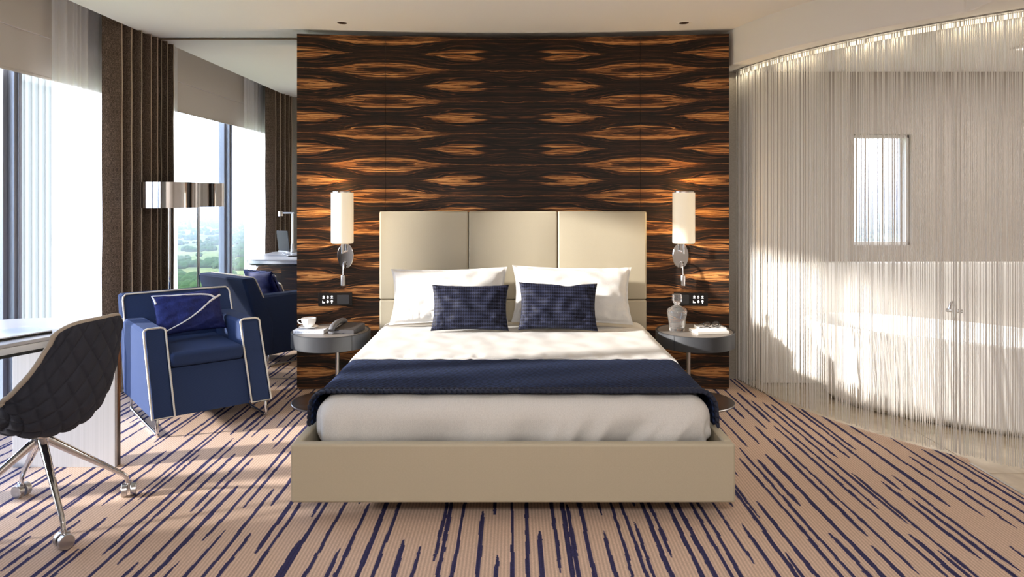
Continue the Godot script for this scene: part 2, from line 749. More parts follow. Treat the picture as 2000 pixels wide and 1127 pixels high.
	M.glass.refraction_enabled = true
	M.glass.refraction_scale = 0.05
	M.pane = mat(Color(1, 1, 1, 0.03), 0.0)
	M.pane.transparency = BaseMaterial3D.TRANSPARENCY_ALPHA
	M.pane.metallic_specular = 0.3
	M.thread = mat(rgb(228, 224, 217), 0.8)
	M.sheer = mat(Color(0.97, 0.97, 0.99, 0.62), 0.9)
	M.sheer.transparency = BaseMaterial3D.TRANSPARENCY_ALPHA
	M.sheer.backlight_enabled = true
	M.sheer.backlight = Color(1.0, 1.0, 1.0)
	M.drape = cloth(rgb(150, 130, 114), noise_map(0.35, 2, Color(0.30, 0.29, 0.28), Color(1, 1, 1), 128, 21), 5.0, weave, 0.08, 0.9, 0.5)
	M.drape_seam = mat(rgb(196, 176, 152), 0.8)
	M.blind_low = mat(rgb(206, 198, 190), 0.9)
	M.blind_low.backlight_enabled = true
	M.blind_low.backlight = Color(0.32, 0.31, 0.30)
	M.blind_high = mat(rgb(206, 198, 190), 0.9)
	M.desk_top = mat(rgb(168, 166, 168), 0.3)
	M.desk_panel = mat(rgb(188, 187, 190), 0.35)
	M.desk_panel.albedo_texture = picture(256, 64, func(x: int, _y: int):
		var s := 0.93 + 0.07 * noise.get_noise_1d(x * 0.9)
		return Color(s, s, s))
	M.desk_panel.uv1_scale = Vector3(2, 2, 1)
	M.quilt = cloth(rgb(62, 64, 74), speck, 16.0, null, 0.0, 0.85, 0.5)
	M.quilt_inside = cloth(rgb(204, 192, 176), speck, 16.0, null, 0.0, 0.85, 0.2)
	M.paper = mat(rgb(238, 236, 232), 0.8)
	M.phone = mat(rgb(58, 55, 56), 0.5)
	M.phone_pale = mat(rgb(98, 98, 102), 0.45)
	M.land = mat(Color.WHITE, 1.0)
	M.land.albedo_texture = noise_map(0.03, 4, rgb(86, 104, 58), rgb(140, 130, 84), 512, 33)
	M.land.uv1_scale = Vector3(0.0009, 0.0009, 1)
	M.land.metallic_specular = 0.0
	M.leaves = mat(rgb(58, 80, 44), 1.0)
	M.leaves.metallic_specular = 0.0
	M.tower = mat(rgb(152, 150, 143), 0.8)
	M.tower_dark = mat(rgb(140, 140, 140), 0.6)


# ---------------------------------------------------------------- the room

func shell() -> void:
	# outline of the carpet, in x and depth d: the curved edge follows the string screen
	var edge := PackedVector2Array()
	for k in 25:
		var a := lerpf(PI * 1.225, PI * 0.965, k / 24.0)          # from near the camera to the back wall
		edge.append(Vector2(CURVE.x + 3.05 * cos(a), 5.77 + 3.05 * sin(a)))
	var b := lying()
	var o := PackedVector2Array([Vector2(-3.2, -2.2), Vector2(2.345, -2.2), Vector2(2.345, 3.70)])
	for p in edge:
		if p.y > 3.72 and p.y < BACK:
			o.append(p)
	o.append(Vector2(1.665, BACK + 0.1))
	o.append(Vector2(-3.2, BACK + 0.1))
	b.extrude(o, -0.02, 0.0)
	struct("floor", b, M.carpet, "beige ribbed carpet with ragged navy stripes", "carpet")
	var tiles := Node3D.new()
	tiles.name = "floor_bathroom"
	add_child(tiles)
	tag(tiles, "pale beige stone floor tiles beside the carpet and under the bathtub", "floor", "", "structure")
	put("bed_of_grout", box(Vector3(2.95, -0.035, -1.66), Vector3(2.9, 0.03, 7.72), 0.001), M.grout, tiles)
	var tile := box(Vector3.ZERO, Vector3(0.596, 0.012, 0.596), 0.002).mesh()
	for i in 4:
		for j in 9:
			var t := MeshInstance3D.new()
			t.name = "tile"
			t.mesh = tile
			t.material_override = M.stone
			tiles.add_child(t, true)
			t.position = Vector3(2.36 + 0.3 + i * 0.6 - 0.6, -0.012, -5.1 + j * 0.6)
	var st := lying()
	st.extrude(PackedVector2Array([Vector2(2.340, -2.2), Vector2(2.352, -2.2), Vector2(2.352, 3.72), Vector2(2.340, 3.72)]), -0.01, 0.003)
	tag(struct("trim_1", st, M.steel, "thin steel strip between the striped carpet and stone tiles", "trim"), "", "")

	b = lying()
	b.extrude(PackedVector2Array([Vector2(-2.68, -2.2), Vector2(4.5, -2.2), Vector2(4.5, BACK + 0.2), Vector2(-2.68, BACK + 0.2)]), CEIL, CEIL + 0.24, 0.004)
	struct("ceiling", b, M.paint, "smooth warm white ceiling over the bed", "ceiling")
	b = lying()
	b.rbox(Vector3(-3.0, 1.7, 2.80), Vector3(0.66, 8.0, 0.06), 0.002)
	struct("ceiling_pocket", b, M.paint, "white recess in the ceiling above the window curtains", "ceiling")
	# the dropped, curved ceiling round the bathroom
	var drop := PackedVector2Array([Vector2(4.5, -2.2), Vector2(4.5, BACK + 0.1), Vector2(1.51, BACK + 0.1)])
	for k in 33:
		var a := lerpf(PI * 0.965, PI * 1.228, k / 32.0)
		var p := Vector2(CURVE.x + 3.21 * cos(a), 5.77 + 3.21 * sin(a))
		if p.y < BACK and p.x < 2.29:
			drop.append(p)
	drop.append(Vector2(2.29, 3.66))
	drop.append(Vector2(2.29, -2.2))
	b = lying()
	b.extrude(drop, 2.30, CEIL + 0.02, 0.004)
	struct("ceiling_dropped", b, M.paint, "white dropped ceiling with a curved edge over the bathroom", "ceiling")

	struct("wall_back", box(Vector3(-0.78, 1.35, -BACK - 0.1), Vector3(5.0, 2.75, 0.2), 0.001), M.grasscloth, "grey grasscloth wall behind the wooden panelling", "wall")
	b = mb()                                  # bathroom back wall with an opening for its window
	b.rbox(Vector3(2.135, 1.25, -BACK - 0.1), Vector3(0.83, 2.5, 0.2), 0.001)
	b.rbox(Vector3(3.76, 1.25, -BACK - 0.1), Vector3(1.54, 2.5, 0.2), 0.001)
	b.rbox(Vector3(2.77, 0.5, -BACK - 0.1), Vector3(0.44, 1.0, 0.2), 0.001)
	b.rbox(Vector3(2.77, 2.17, -BACK - 0.1), Vector3(0.44, 0.68, 0.2), 0.001)
	struct("wall_bathroom", b, M.bath_wall, "plain beige bathroom wall behind the string screen", "wall")
	struct("wall_right", box(Vector3(4.45, 1.35, -1.7), Vector3(0.1, 2.75, 7.9), 0.001), M.wall_plain, "plain beige wall beyond the bathtub", "wall")
	struct("wall_front", box(Vector3(1.35, 1.35, 2.25), Vector3(6.4, 2.75, 0.1), 0.001), M.wall_plain, "plain beige wall behind the viewer", "wall")
	struct("wall_entry", box(Vector3(-1.80, 1.35, 0.06), Vector3(0.1, 2.75, 4.4), 0.001), M.wall_plain, "plain beige wall of the entry passage", "wall")
	struct("wall_corner", box(Vector3(-2.5, 1.35, -2.07), Vector3(1.36, 2.75, 0.1), 0.001), M.grasscloth, "grey grasscloth wall at the end of the window, facing the mirror", "wall")

	# full-height mirror between the curtains and the panelling
	var t := thing("wall_mirror", "tall frameless mirror on the wall between curtains and dark panelling", "mirror", Vector3(-2.14, 0, -BACK))
	put("glass", box(Vector3(0, 1.273, 0.006), Vector3(1.30, 2.525, 0.012), 0.001), M.mirror, t)
	put("trim", box(Vector3(0, 2.541, 0.008), Vector3(1.30, 0.011, 0.016), 0.001), M.bronze, t)


func windows() -> void:
	struct("wall_left", box(Vector3(-3.1, 0.05, -3.77), Vector3(0.18, 0.1, 3.4), 0.002), M.wall_plain, "low sill wall under the tall windows", "wall")
	struct("wall_left_header", box(Vector3(-3.12, 2.74, -3.77), Vector3(0.14, 0.14, 3.4), 0.002), M.wall_plain, "wall strip above the tall windows", "wall")
	var bays := [[3.145, 4.36], [4.43, BACK], [2.12, 3.075]]
	for k in 3:
		var lo: float = bays[k][0]
		var hi: float = bays[k][1]
		var w := Node3D.new()
		w.name = "window_%d" % (k + 1)
		add_child(w)
		w.position = Vector3(-3.06, 0.1, -(lo + hi) / 2)
		tag(w, ["tall aluminium framed window pane beside the desk", "tall aluminium framed window pane behind the sheer by the mirror", "tall aluminium framed window pane beside the grasscloth wall end"][k], "window", "", "structure")
		var half := (hi - lo) / 2
		var fr := mb()
		for s in [-1.0, 1.0]:
			fr.rbox(Vector3(-0.01, 1.29, s * (half - 0.02)), Vector3(0.06, 2.58, 0.04), 0.004)
		fr.rbox(Vector3(-0.01, 0.03, 0), Vector3(0.06, 0.06, half * 2), 0.004)
		fr.rbox(Vector3(-0.01, 2.55, 0), Vector3(0.06, 0.06, half * 2), 0.004)
		put("window_frame", fr, M.alu, w)
		put("pane", box(Vector3(-0.02, 1.29, 0), Vector3(0.008, 2.5, half * 2 - 0.07), 0.0005), M.pane, w)
	for d in [3.11, 4.395]:
		var p := mb()
		p.rbox(Vector3(-3.055, 1.4, -d), Vector3(0.11, 2.6, 0.07), 0.006)
		p.rbox(Vector3(-2.995, 1.4, -d), Vector3(0.012, 2.6, 0.022), 0.003)
		struct("window_post", p, M.alu, "grey aluminium post between two tall window panes", "post").set_meta("group", "window posts")


# ---------------------------------------------------------------- curved ebony wall

func wall_depth(x: float) -> float:
	return 5.23 - 0.12 * pow(x / 1.524, 2.0)


func feature_wall() -> void:
	var w := Node3D.new()
	w.name = "wall_feature"
	add_child(w)
	tag(w, "curved wall of glossy dark ebony veneer panels behind the headboard", "wall", "", "structure")
	var core := mb()
	var xs := PackedFloat32Array()
	for k in 41:
		xs.append(lerpf(-1.515, 1.515, k / 40.0))
	curved_slab(core, xs, 0.0, 2.50, 0.012, 0.075, false)
	put("core", core, M.ebony_core, w)
	var cols := [[-1.524, -0.9135], [-0.9115, 0.9115], [0.9135, 1.524]]
	var rows := [[0.012, 0.6365], [0.6385, 1.2635], [1.2655, 1.8905], [1.8925, 2.515]]
	for c in cols:
		for r in rows:
			var px := PackedFloat32Array()
			var steps := 32 if absf(c[0] + c[1]) < 0.01 else 12
			for k in steps + 1:
				px.append(lerpf(c[0], c[1], float(k) / steps))
			var b := mb()
			curved_slab(b, px, r[0], r[1], 0.0, 0.014, true)
			put("panel", b, M.ebony, w)


# a slab that follows the curve of the wall, its face at wall_depth + back
func curved_slab(b: Mesher, xs: PackedFloat32Array, y0: float, y1: float, back: float, thick: float, figured: bool) -> void:
	var nx := xs.size()
	var f := PackedVector3Array()
	var t := PackedVector2Array()
	var bk := PackedVector3Array()
	for y in [y0, y1]:
		for x in xs:
			f.append(Vector3(x, y, -wall_depth(x) - back))
			bk.append(Vector3(x, y, -wall_depth(x) - back - thick))
			var u := absf(x) / 0.9125            # the figure is mirrored about the middle and about the seams
			u = 1.0 - u if u <= 1.0 else u - 1.0
			t.append(Vector2(clampf(u, 0.002, 0.998), 0.5 - (y - 2.388) / 0.2265))
	b.grid(f, nx, 2, false, t if figured else PackedVector2Array())
	var rb := PackedVector3Array()
	for row in 2:
		for i in nx:
			rb.append(bk[row * nx + nx - 1 - i])
	b.grid(rb, nx, 2)
	var top := PackedVector3Array()
	var tt := t.slice(nx)
	tt.append_array(t.slice(nx))
	var tl := t.slice(0, nx)
	tl.append_array(t.slice(0, nx))
	for i in nx:
		top.append(f[nx + i])
	for i in nx:
		top.append(bk[nx + i])
	b.grid(top, nx, 2, false, tt if figured else PackedVector2Array())
	var low := PackedVector3Array()
	for i in nx:
		low.append(bk[i])
	for i in nx:
		low.append(f[i])
	b.grid(low, nx, 2, false, tl if figured else PackedVector2Array())
	b.flat(PackedVector3Array([f[0], f[nx], bk[nx], bk[0]]), Vector3.LEFT, PackedVector2Array([t[0], t[nx], t[nx], t[0]]))
	b.flat(PackedVector3Array([f[nx - 1], f[2 * nx - 1], bk[2 * nx - 1], bk[nx - 1]]), Vector3.RIGHT, PackedVector2Array([t[nx - 1], t[2 * nx - 1], t[2 * nx - 1], t[nx - 1]]))


func ceiling_spots() -> void:
	for s in [-1.0, 1.0]:
		var t := thing("ceiling_downlight", "small round recessed ceiling spot above the " + ("coffee cup bedside table" if s < 0 else "decanter bedside table"), "downlight", Vector3(s * 1.165, CEIL, -4.94), 0.0, "recessed ceiling spots")
		var b := mb()
		b.lathe(PackedVector2Array([Vector2(0.034, -0.001), Vector2(0.048, -0.003), Vector2(0.050, 0.0)]), 32)
		put("ring", b, M.paint, t)
		b = mb()
		b.lathe(PackedVector2Array([Vector2(0.0, -0.0008), Vector2(0.036, -0.0008)]), 32)
		put("lens", b, M.black, t)  # flat black disc, its colour standing in for the dark inside of the recess


# unseen ceiling panels, out of view, placed to light the room from the front and the bathroom
func unseen_panel_lights() -> void:
	for q in [[0.2, 0.5, CEIL, "viewer", 1.1, 0.9], [3.4, -4.3, 2.30, "bathtub", 0.5, 0.5]]:
		var t := thing("unseen_ceiling_panel", "unseen flat ceiling light panel, placed to light the room from above the " + q[3], "ceiling light", Vector3(q[0], q[2], q[1]))
		put("panel_frame", box(Vector3(0, -0.006, 0), Vector3(q[4] + 0.04, 0.012, q[5] + 0.04), 0.003), M.paint, t)
		put("light_diffuser", box(Vector3(0, -0.0125, 0), Vector3(q[4], 0.003, q[5]), 0.001), M.panel_glow, t)
		var l := AreaLight3D.new()
		l.name = "unseen_panel_light"
		l.area_size = Vector2(q[4], q[5])
		l.light_color = Color(1.0, 0.99, 0.985)
		l.light_energy = 7.5 if q[4] > 1.0 else 1.6
		l.area_range = 12.0
		l.area_attenuation = 2.0
		l.shadow_enabled = true
		t.add_child(l)
		l.position = Vector3(0, -0.016, 0)
		l.rotation.x = -PI / 2


# ---------------------------------------------------------------- bathroom behind the string screen

func curve_point(a: float, r: float, y: float) -> Vector3:
	return Vector3(CURVE.x + r * cos(a), y, CURVE.y - r * sin(a))


func bathroom() -> void:
	var a0 := PI * 1.0375         # at the back wall
	var a1 := PI * 1.37           # past the edge of the picture
	var t := thing("string_screen", "curved screen of fine off-white hanging strings around the bathroom", "string curtain")
	var track := PackedVector3Array()
	for k in 49:
		track.append(curve_point(lerpf(a0, a1, k / 48.0), 3.06, 2.285))
	var b := mb()
	b.sheet(func(u: float, v: float): return curve_point(lerpf(a0, a1, u), lerpf(3.085, 3.03, v), 2.2925), 49, 2, 0.0)
	b.sheet(func(u: float, v: float): return curve_point(lerpf(a0, a1, u), 3.03, lerpf(2.2925, 2.2975, v)), 49, 2, 0.0)
	b.sheet(func(u: float, v: float): return curve_point(lerpf(a1, a0, u), 3.085, lerpf(2.2925, 2.2975, v)), 49, 2, 0.0)
	put("track", b, M.steel, t)
	b = mb()
	b.sheet(func(u: float, v: float): return curve_point(lerpf(a1, a0 + 0.02, u), 3.048, lerpf(2.266, 2.29, v)), 60, 2, 0.004)
	put("light_strip", b, M.strip, t)
	for k in 6:
		var an := lerpf(a0 + 0.07, a1 - 0.07, k / 5.0)
		var l := AreaLight3D.new()
		l.name = "light_strip_glow"
		l.area_size = Vector2(0.4, 0.02)
		l.light_color = Color(1.0, 0.93, 0.8)
		l.light_energy = 0.03
		l.area_range = 8.0
		l.area_attenuation = 2.0
		l.shadow_enabled = true
		t.add_child(l, true)
		l.transform = Transform3D(Basis(Vector3.UP, an + PI / 2) * Basis(Vector3.RIGHT, -PI / 2), curve_point(an, 3.095, 2.262))
	b = mb()
	var r := RandomNumberGenerator.new()
	r.seed = 77
	var a := a0 + 0.012
	var bunch := 0.0
	while a < a1:
		bunch = lerpf(bunch, r.randf(), 0.08)
		a += r.randf_range(0.0034, 0.0078) / 3.06
		if r.randf() < 0.05:
			a += r.randf_range(0.004, 0.009) / 3.06
		var rad := 3.06 + r.randf_range(-0.016, 0.016)
		var thick := r.randf_range(0.0015, 0.0025)
		var p := PackedVector3Array()
		var sway := r.randf_range(-0.0016, 0.0016)
		var sway2 := r.randf_range(-0.0012, 0.0012)
		for k in 6:
			var f := k / 5.0
			p.append(curve_point(a + sin(f * PI) * sway / 3.06 + sin(f * TAU) * sway2 / 3.06 + f * f * sway * 0.6 / 3.06, rad, lerpf(2.291, 0.012 + r.randf_range(0, 0.012), f)))
		b.tube(p, thick, 4, false)
	var th := put("threads", b, M.thread, t)
	th.set_meta("kind", "stuff")
	th.set_meta("label", "hundreds of fine off-white strings hanging to the floor")

	# freestanding bathtub, its length along the screen
	var turn := -atan2(0.667, 0.745)
	var tub := thing("bathtub", "white freestanding oval bathtub seen through the string screen", "bathtub", Vector3(2.74, 0, -4.62), turn)
	b = mb()
	var prof := [[0.0, 0.03], [0.80, 0.0], [0.86, 0.05], [0.90, 0.2], [0.95, 0.38], [1.0, 0.505], [1.0, 0.52], [0.975, 0.525], [0.945, 0.515], [0.90, 0.40], [0.82, 0.22], [0.70, 0.14], [0.0, 0.13]]
	var p := PackedVector3Array()
	var seg := 64
	for q in prof:
		for k in seg:
			var an := TAU * k / seg
			var c := cos(an)
			var s := sin(an)
			p.append(Vector3(signf(c) * pow(absf(c), 0.82) * 0.84 * q[0], q[1], -signf(s) * pow(absf(s), 0.82) * 0.40 * q[0]))
	b.grid(p, seg, prof.size(), true)
	put("basin", b, M.porcelain, tub)
	b = mb()
	b.lathe(PackedVector2Array([Vector2(0, 0.1395), Vector2(0.03, 0.139), Vector2(0.03, 0.135)]), 20)
	put("drain", b, M.chrome, tub)
	var tap := thing("bath_tap", "chrome standing tap at the far side of the white bathtub", "tap", Vector3(3.06, 0, -5.02), turn)
	b = mb()
	b.tube(PackedVector3Array([Vector3(0, 0, 0), Vector3(0, 0.60, 0)]), 0.016, 12)
	put("riser", b, M.chrome, tap)
	b = mb()
	b.tube(smooth(PackedVector3Array([Vector3(0, 0.59, 0), Vector3(0, 0.63, 0.02), Vector3(0, 0.64, 0.09), Vector3(0, 0.60, 0.17)]), 5), 0.012, 10)
	put("spout", b, M.chrome, tap)
	b = mb()
	b.tube(PackedVector3Array([Vector3(-0.05, 0.575, 0), Vector3(0.05, 0.575, 0)]), 0.013, 10)
	put("handle", b, M.chrome, tap)
	b = mb()
	b.lathe(PackedVector2Array([Vector2(0, 0), Vector2(0.04, 0), Vector2(0.04, 0.012), Vector2(0, 0.012)]), 20)
	put("foot", b, M.chrome, tap)

	struct("wall_ledge", box(Vector3(3.1, 0.44, -BACK + 0.06), Vector3(2.55, 0.88, 0.12), 0.006), M.paint, "white low ledge along the bathroom wall", "ledge")
	var w := Node3D.new()
	w.name = "window_4"
	add_child(w)
	w.position = Vector3(2.77, 1.0, -BACK - 0.08)
	tag(w, "small bright window in the bathroom wall behind the strings", "window", "", "structure")
	b = mb()
	for s in [-1.0, 1.0]:
		b.rbox(Vector3(s * 0.208, 0.415, 0), Vector3(0.024, 0.83, 0.06), 0.003)
	b.rbox(Vector3(0, 0.012, 0), Vector3(0.44, 0.024, 0.06), 0.003)
	b.rbox(Vector3(0, 0.818, 0), Vector3(0.44, 0.024, 0.06), 0.003)
	put("window_frame", b, M.paint, w)
	put("pane", box(Vector3(0, 0.415, 0), Vector3(0.41, 0.8, 0.006), 0.0005), M.pane, w)


# ---------------------------------------------------------------- bed

func bed() -> void:
	var t := thing("bed", "cream leather platform bed with a tall panelled headboard", "bed", Vector3(0, 0, -5.10))
	var zf := 5.10 - 3.06      # foot end, in the bed's own z
	put("foot_board", box(Vector3(0, 0.2005, zf - 0.025), Vector3(1.882, 0.249, 0.05), 0.012), M.leather, t)
	for s in [-1.0, 1.0]:
		put("side_rail", box(Vector3(s * 0.921, 0.2005, (zf - 0.05) / 2), Vector3(0.04, 0.249, zf - 0.051), 0.010), M.leather, t)
	put("slat_base", box(Vector3(0, 0.182, (zf - 0.06) / 2), Vector3(1.80, 0.05, zf - 0.06), 0.004), M.ebony_core, t)
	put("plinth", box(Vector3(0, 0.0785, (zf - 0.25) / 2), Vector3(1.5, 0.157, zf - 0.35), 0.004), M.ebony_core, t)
	var hb := Node3D.new()
	hb.name = "headboard"
	t.add_child(hb)
	put("backing", box(Vector3(0, 0.66, -0.05), Vector3(1.87, 1.19, 0.05), 0.004), M.ebony_core, hb)
	var puff := func(p: Vector3, n: Vector3): return 0.010 * (1.0 - pow(absf(p.x) / 0.31, 4.0)) * (1.0 - pow(absf(p.y) / 0.31, 4.0)) if n.z > 0.7 else 0.0
	for c in 3:
		for r in 2:
			var b := mb()
			b.rbox(Vector3.ZERO, Vector3(0.625, 0.62 if r == 1 else 0.57, 0.045), 0.012, 3, Vector3i(8, 8, 1), puff)
			var o := put("panel", b, M.leather, hb)
			o.position = Vector3((c - 1) * 0.6283, 0.951 if r == 1 else 0.353, -0.022)


func duvet_push(p: Vector3, n: Vector3, s: float) -> float:
	# p in the duvet's own frame, x across, z towards the foot
	var out := 0.004 * soft.get_noise_3d(p.x * 3.0, p.y * 3.0 + s, p.z * 3.0)
	if n.z > 0.3:                                 # foot drape: soft slanting folds, stronger to one side
		var low := smoothstep(0.10, -0.06, p.y)
		var amp := 0.45 + 0.55 * smoothstep(-0.35, 0.45, p.x + 0.3 * noise.get_noise_2d(p.x * 3.0, 9.0))
		var q := p.x - p.y * lerpf(0.1, 0.9, smoothstep(-0.3, 0.8, p.x))
		out += low * amp * (0.034 * soft.get_noise_2d(q * 4.6, 3.0 + p.y * 0.5) + 0.012 * soft.get_noise_2d(q * 10.0, 8.0 + p.y))
		out += 0.010 * low * exp(-pow((absf(p.x) - 0.835) / 0.014, 2.0)) - 0.014 * low * exp(-pow((absf(p.x) - 0.866) / 0.010, 2.0))
		out = minf(out, 0.03)
	elif n.y > 0.7:
		out += 0.0025 * soft.get_noise_3d(p.x * 7.0 + 9.0, 0, p.z * 5.0)
	return out * n.length()


func bedding() -> void:
	var top := 0.468
	var b := mb()
	b.rbox(Vector3.ZERO, Vector3(1.775, 0.235, 1.86), 0.095, 7, Vector3i(120, 18, 60), func(p: Vector3, n: Vector3): return duvet_push(p, n, 0.0))
	var o := put("duvet", b, M.linen_weave)
	o.position = Vector3(0, top - 0.1155, -4.117)
	tag(o, "smooth white duvet tucked into the cream bed frame, creased at the foot", "duvet")
	# the upper cover, turned back above the navy throw
	var over := throw_path(0.918, top + 0.0215, 0.335)
	b = mb()
	b.sheet(func(u: float, v: float):
		var q := path_at(over, u)
		var out := Vector2(q.x * 0.2, q.y - 0.2).normalized()
		var r := 0.003 * soft.get_noise_2d(u * 12.0, v * 6.0 + 20.0) + 0.003 * smoothstep(0.12, 0.0, v) * sin(u * 90.0 + 4.0 * noise.get_noise_2d(u * 6.0, 2.0))
		var fold := -0.003 * pow(smoothstep(0.035, 0.0, v), 2.0)
		return Vector3(q.x, q.y, lerpf(1.09, 0.0, v)) + Vector3(out.x, out.y, 0) * (r + fold), 150, 44, 0.010)
	o = put("bed_cover", b, M.linen)
	o.position = Vector3(0, 0, -5.055)
	tag(o, "thick white cover turned over the duvet between pillows and navy throw", "bed cover")

	# navy knitted throw with a plaited border
	var t := thing("bed_throw", "navy herringbone knitted throw with plaited border across the bed", "throw", Vector3(0, 0, -3.605))
	var path := throw_path(0.9155, 0.488, 0.335)
	b = mb()
	b.sheet(func(u: float, v: float):
		var q := path_at(path, u)
		var ripple := 0.003 * noise.get_noise_2d(u * 14.0, v * 3.0)
		return Vector3(q.x * (1.0 + ripple), q.y + ripple, lerpf(0.315, -0.315, v) + 0.008 * noise.get_noise_2d(u * 5.0, 3.0 + v)), 150, 12, 0.011, Vector2(14, 4))
	put("knitted_body", b, M.knit, t)
	b = mb()
	var count := 88
	for k in count:
		var u := (k + 0.5) / count
		var q := path_at(path, u)
		var q2 := path_at(path, minf(u + 0.002, 1.0))
		var along := Vector3(q2.x - q.x, q2.y - q.y, 0).normalized()
		var up := Vector3(-along.y, along.x, 0)
		for s in [-1.0, 1.0]:
			var dir: Vector3 = (along * 0.75 + Vector3(0, 0, s * 0.66)).normalized()
			var wide := dir.cross(up).normalized()
			b.m = Transform3D(Basis(dir * 0.025, up * 0.010, wide * 0.0078), Vector3(q.x, q.y, 0.318 + s * 0.0135) + up * 0.004)
			b.lathe_ball()
	b.m = Transform3D()
	put("plaited_border", b, M.knit_edge, t)

	pillow_thing("pillow", "plump white pillow leaning on the headboard, left wrinkled lower corner", M.linen, Vector3(-0.435, 0.694, -4.92), Vector3(0.80, 0.385, 0.15), 0.34, 0.02, 5, "white bed pillows", "plump white pillow behind the flatter houndstooth cushion", 0.016)
	pillow_thing("pillow", "", M.linen, Vector3(0.400, 0.700, -4.92), Vector3(0.82, 0.395, 0.15), 0.34, -0.02, 8, "white bed pillows", "plump white pillow with a tall corner, behind the creased houndstooth cushion", 0.016)
	pillow_thing("throw_cushion", "", M.houndstooth, Vector3(-0.279, 0.644, -4.715), Vector3(0.505, 0.300, 0.12), 0.30, 0.0, 15, "navy houndstooth cushions", "smooth navy houndstooth cushion with level top edge on the bed", 0.0)
	pillow_thing("throw_cushion", "", M.houndstooth, Vector3(0.293, 0.652, -4.715), Vector3(0.515, 0.310, 0.12), 0.30, -0.02, 19, "navy houndstooth cushions", "creased navy houndstooth cushion with a dented top edge on the bed", 0.0)


func throw_path(half: float, top: float, low: float) -> PackedVector2Array:
	var r := 0.075
	var p := PackedVector2Array([Vector2(-half - 0.004, low)])
	for k in 9:
		var a := PI - PI / 2 * k / 8.0
		p.append(Vector2(-half + r, top - r) + Vector2(cos(a), sin(a)) * r)
	for k in 9:
		var a := PI / 2 - PI / 2 * k / 8.0
		p.append(Vector2(half - r, top - r) + Vector2(cos(a), sin(a)) * r)
	p.append(Vector2(half + 0.004, low))
	return p


func path_at(p: PackedVector2Array, u: float) -> Vector2:
	var total := 0.0
	for k in p.size() - 1:
		total += p[k].distance_to(p[k + 1])
	var want := u * total
	for k in p.size() - 1:
		var l := p[k].distance_to(p[k + 1])
		if want <= l or k == p.size() - 2:
			return p[k].lerp(p[k + 1], clampf(want / l, 0.0, 1.0))
		want -= l
	return p[0]


# a stuffed pillow: w, h, thickness, pinched corners and a few creases; flange is the width of a flat hem
func pillow_mesh(size: Vector3, seed_: int, hem: float, dent := 0.0) -> Mesher:
	var b := mb()
	var nz := FastNoiseLite.new()
	nz.seed = seed_
	nz.frequency = 1.0
	nz.fractal_type = FastNoiseLite.FRACTAL_NONE
	var n := 46
	for side in [1.0, -1.0]:
		var p := PackedVector3Array()
		for j in n:
			for i in n:
				var u := sin((float(i) / (n - 1) * 2.0 - 1.0) * PI / 2)
				var v := sin((float(j) / (n - 1) * 2.0 - 1.0) * PI / 2)
				var hx := hem / (size.x * 0.5)
				var hy := hem / (size.y * 0.5)
				var iu := clampf(absf(u) / (1.0 - hx), 0.0, 1.0)
				var iv := clampf(absf(v) / (1.0 - hy), 0.0, 1.0)
				var fat := pow(maxf(0.0, (1.0 - iu * iu) * (1.0 - iv * iv)), 0.42)
				var x := size.x * 0.5 * u * (1.0 - 0.075 * (1.0 - v * v) * absf(u))
				var y := size.y * 0.5 * v * (1.0 - 0.075 * (1.0 - u * u) * absf(v))
				if v > 0.0:
					y -= dent * exp(-pow((u - 0.25) / 0.22, 2.0)) * v * v
				var near_edge := 1.0 - fat
				var crease := 0.011 * fat * nz.get_noise_2d(u * 2.2, v * 2.2)
				var fan := sin(atan2(v + 1.15, u + 0.55 * signf(nz.seed % 2 - 0.5)) * 17.0 + 3.0 * nz.get_noise_2d(u * 3.0, v * 3.0))
				crease += (0.006 if hem > 0.0 else 0.003) * fan * smoothstep(0.35, -0.6, v) * smoothstep(0.0, 0.4, fat)
				crease += 0.005 * nz.get_noise_2d(u * 6.0 + v * 3.0, v * 4.0) * near_edge
				var sag := -0.10 * (v * 0.5 + 0.5)       # fuller towards the bottom
				var z: float = side * (0.004 + (size.z * 0.5) * fat * (1.0 + sag)) + (crease if side > 0 else -crease * 0.3)
				p.append(Vector3(x, y, z))
		if side < 0:
			var q := PackedVector3Array()
			for j in n:
				for i in n:
					q.append(p[j * n + n - 1 - i])
			p = q
		b.grid(p, n, n)
	return b


func pillow_thing(called: String, _l: String, m: Material, where: Vector3, size: Vector3, lean: float, roll: float, seed_: int, group: String, label: String, hem: float) -> void:
	var t := thing(called, label, "pillow" if called == "pillow" else "cushion", where, 0.0, group)
	var o := put("stuffed_cover", pillow_mesh(size, seed_, hem, 0.012 if seed_ == 19 else 0.0), m, t)
	o.rotation = Vector3(-lean, 0, roll)


# ---------------------------------------------------------------- bedside

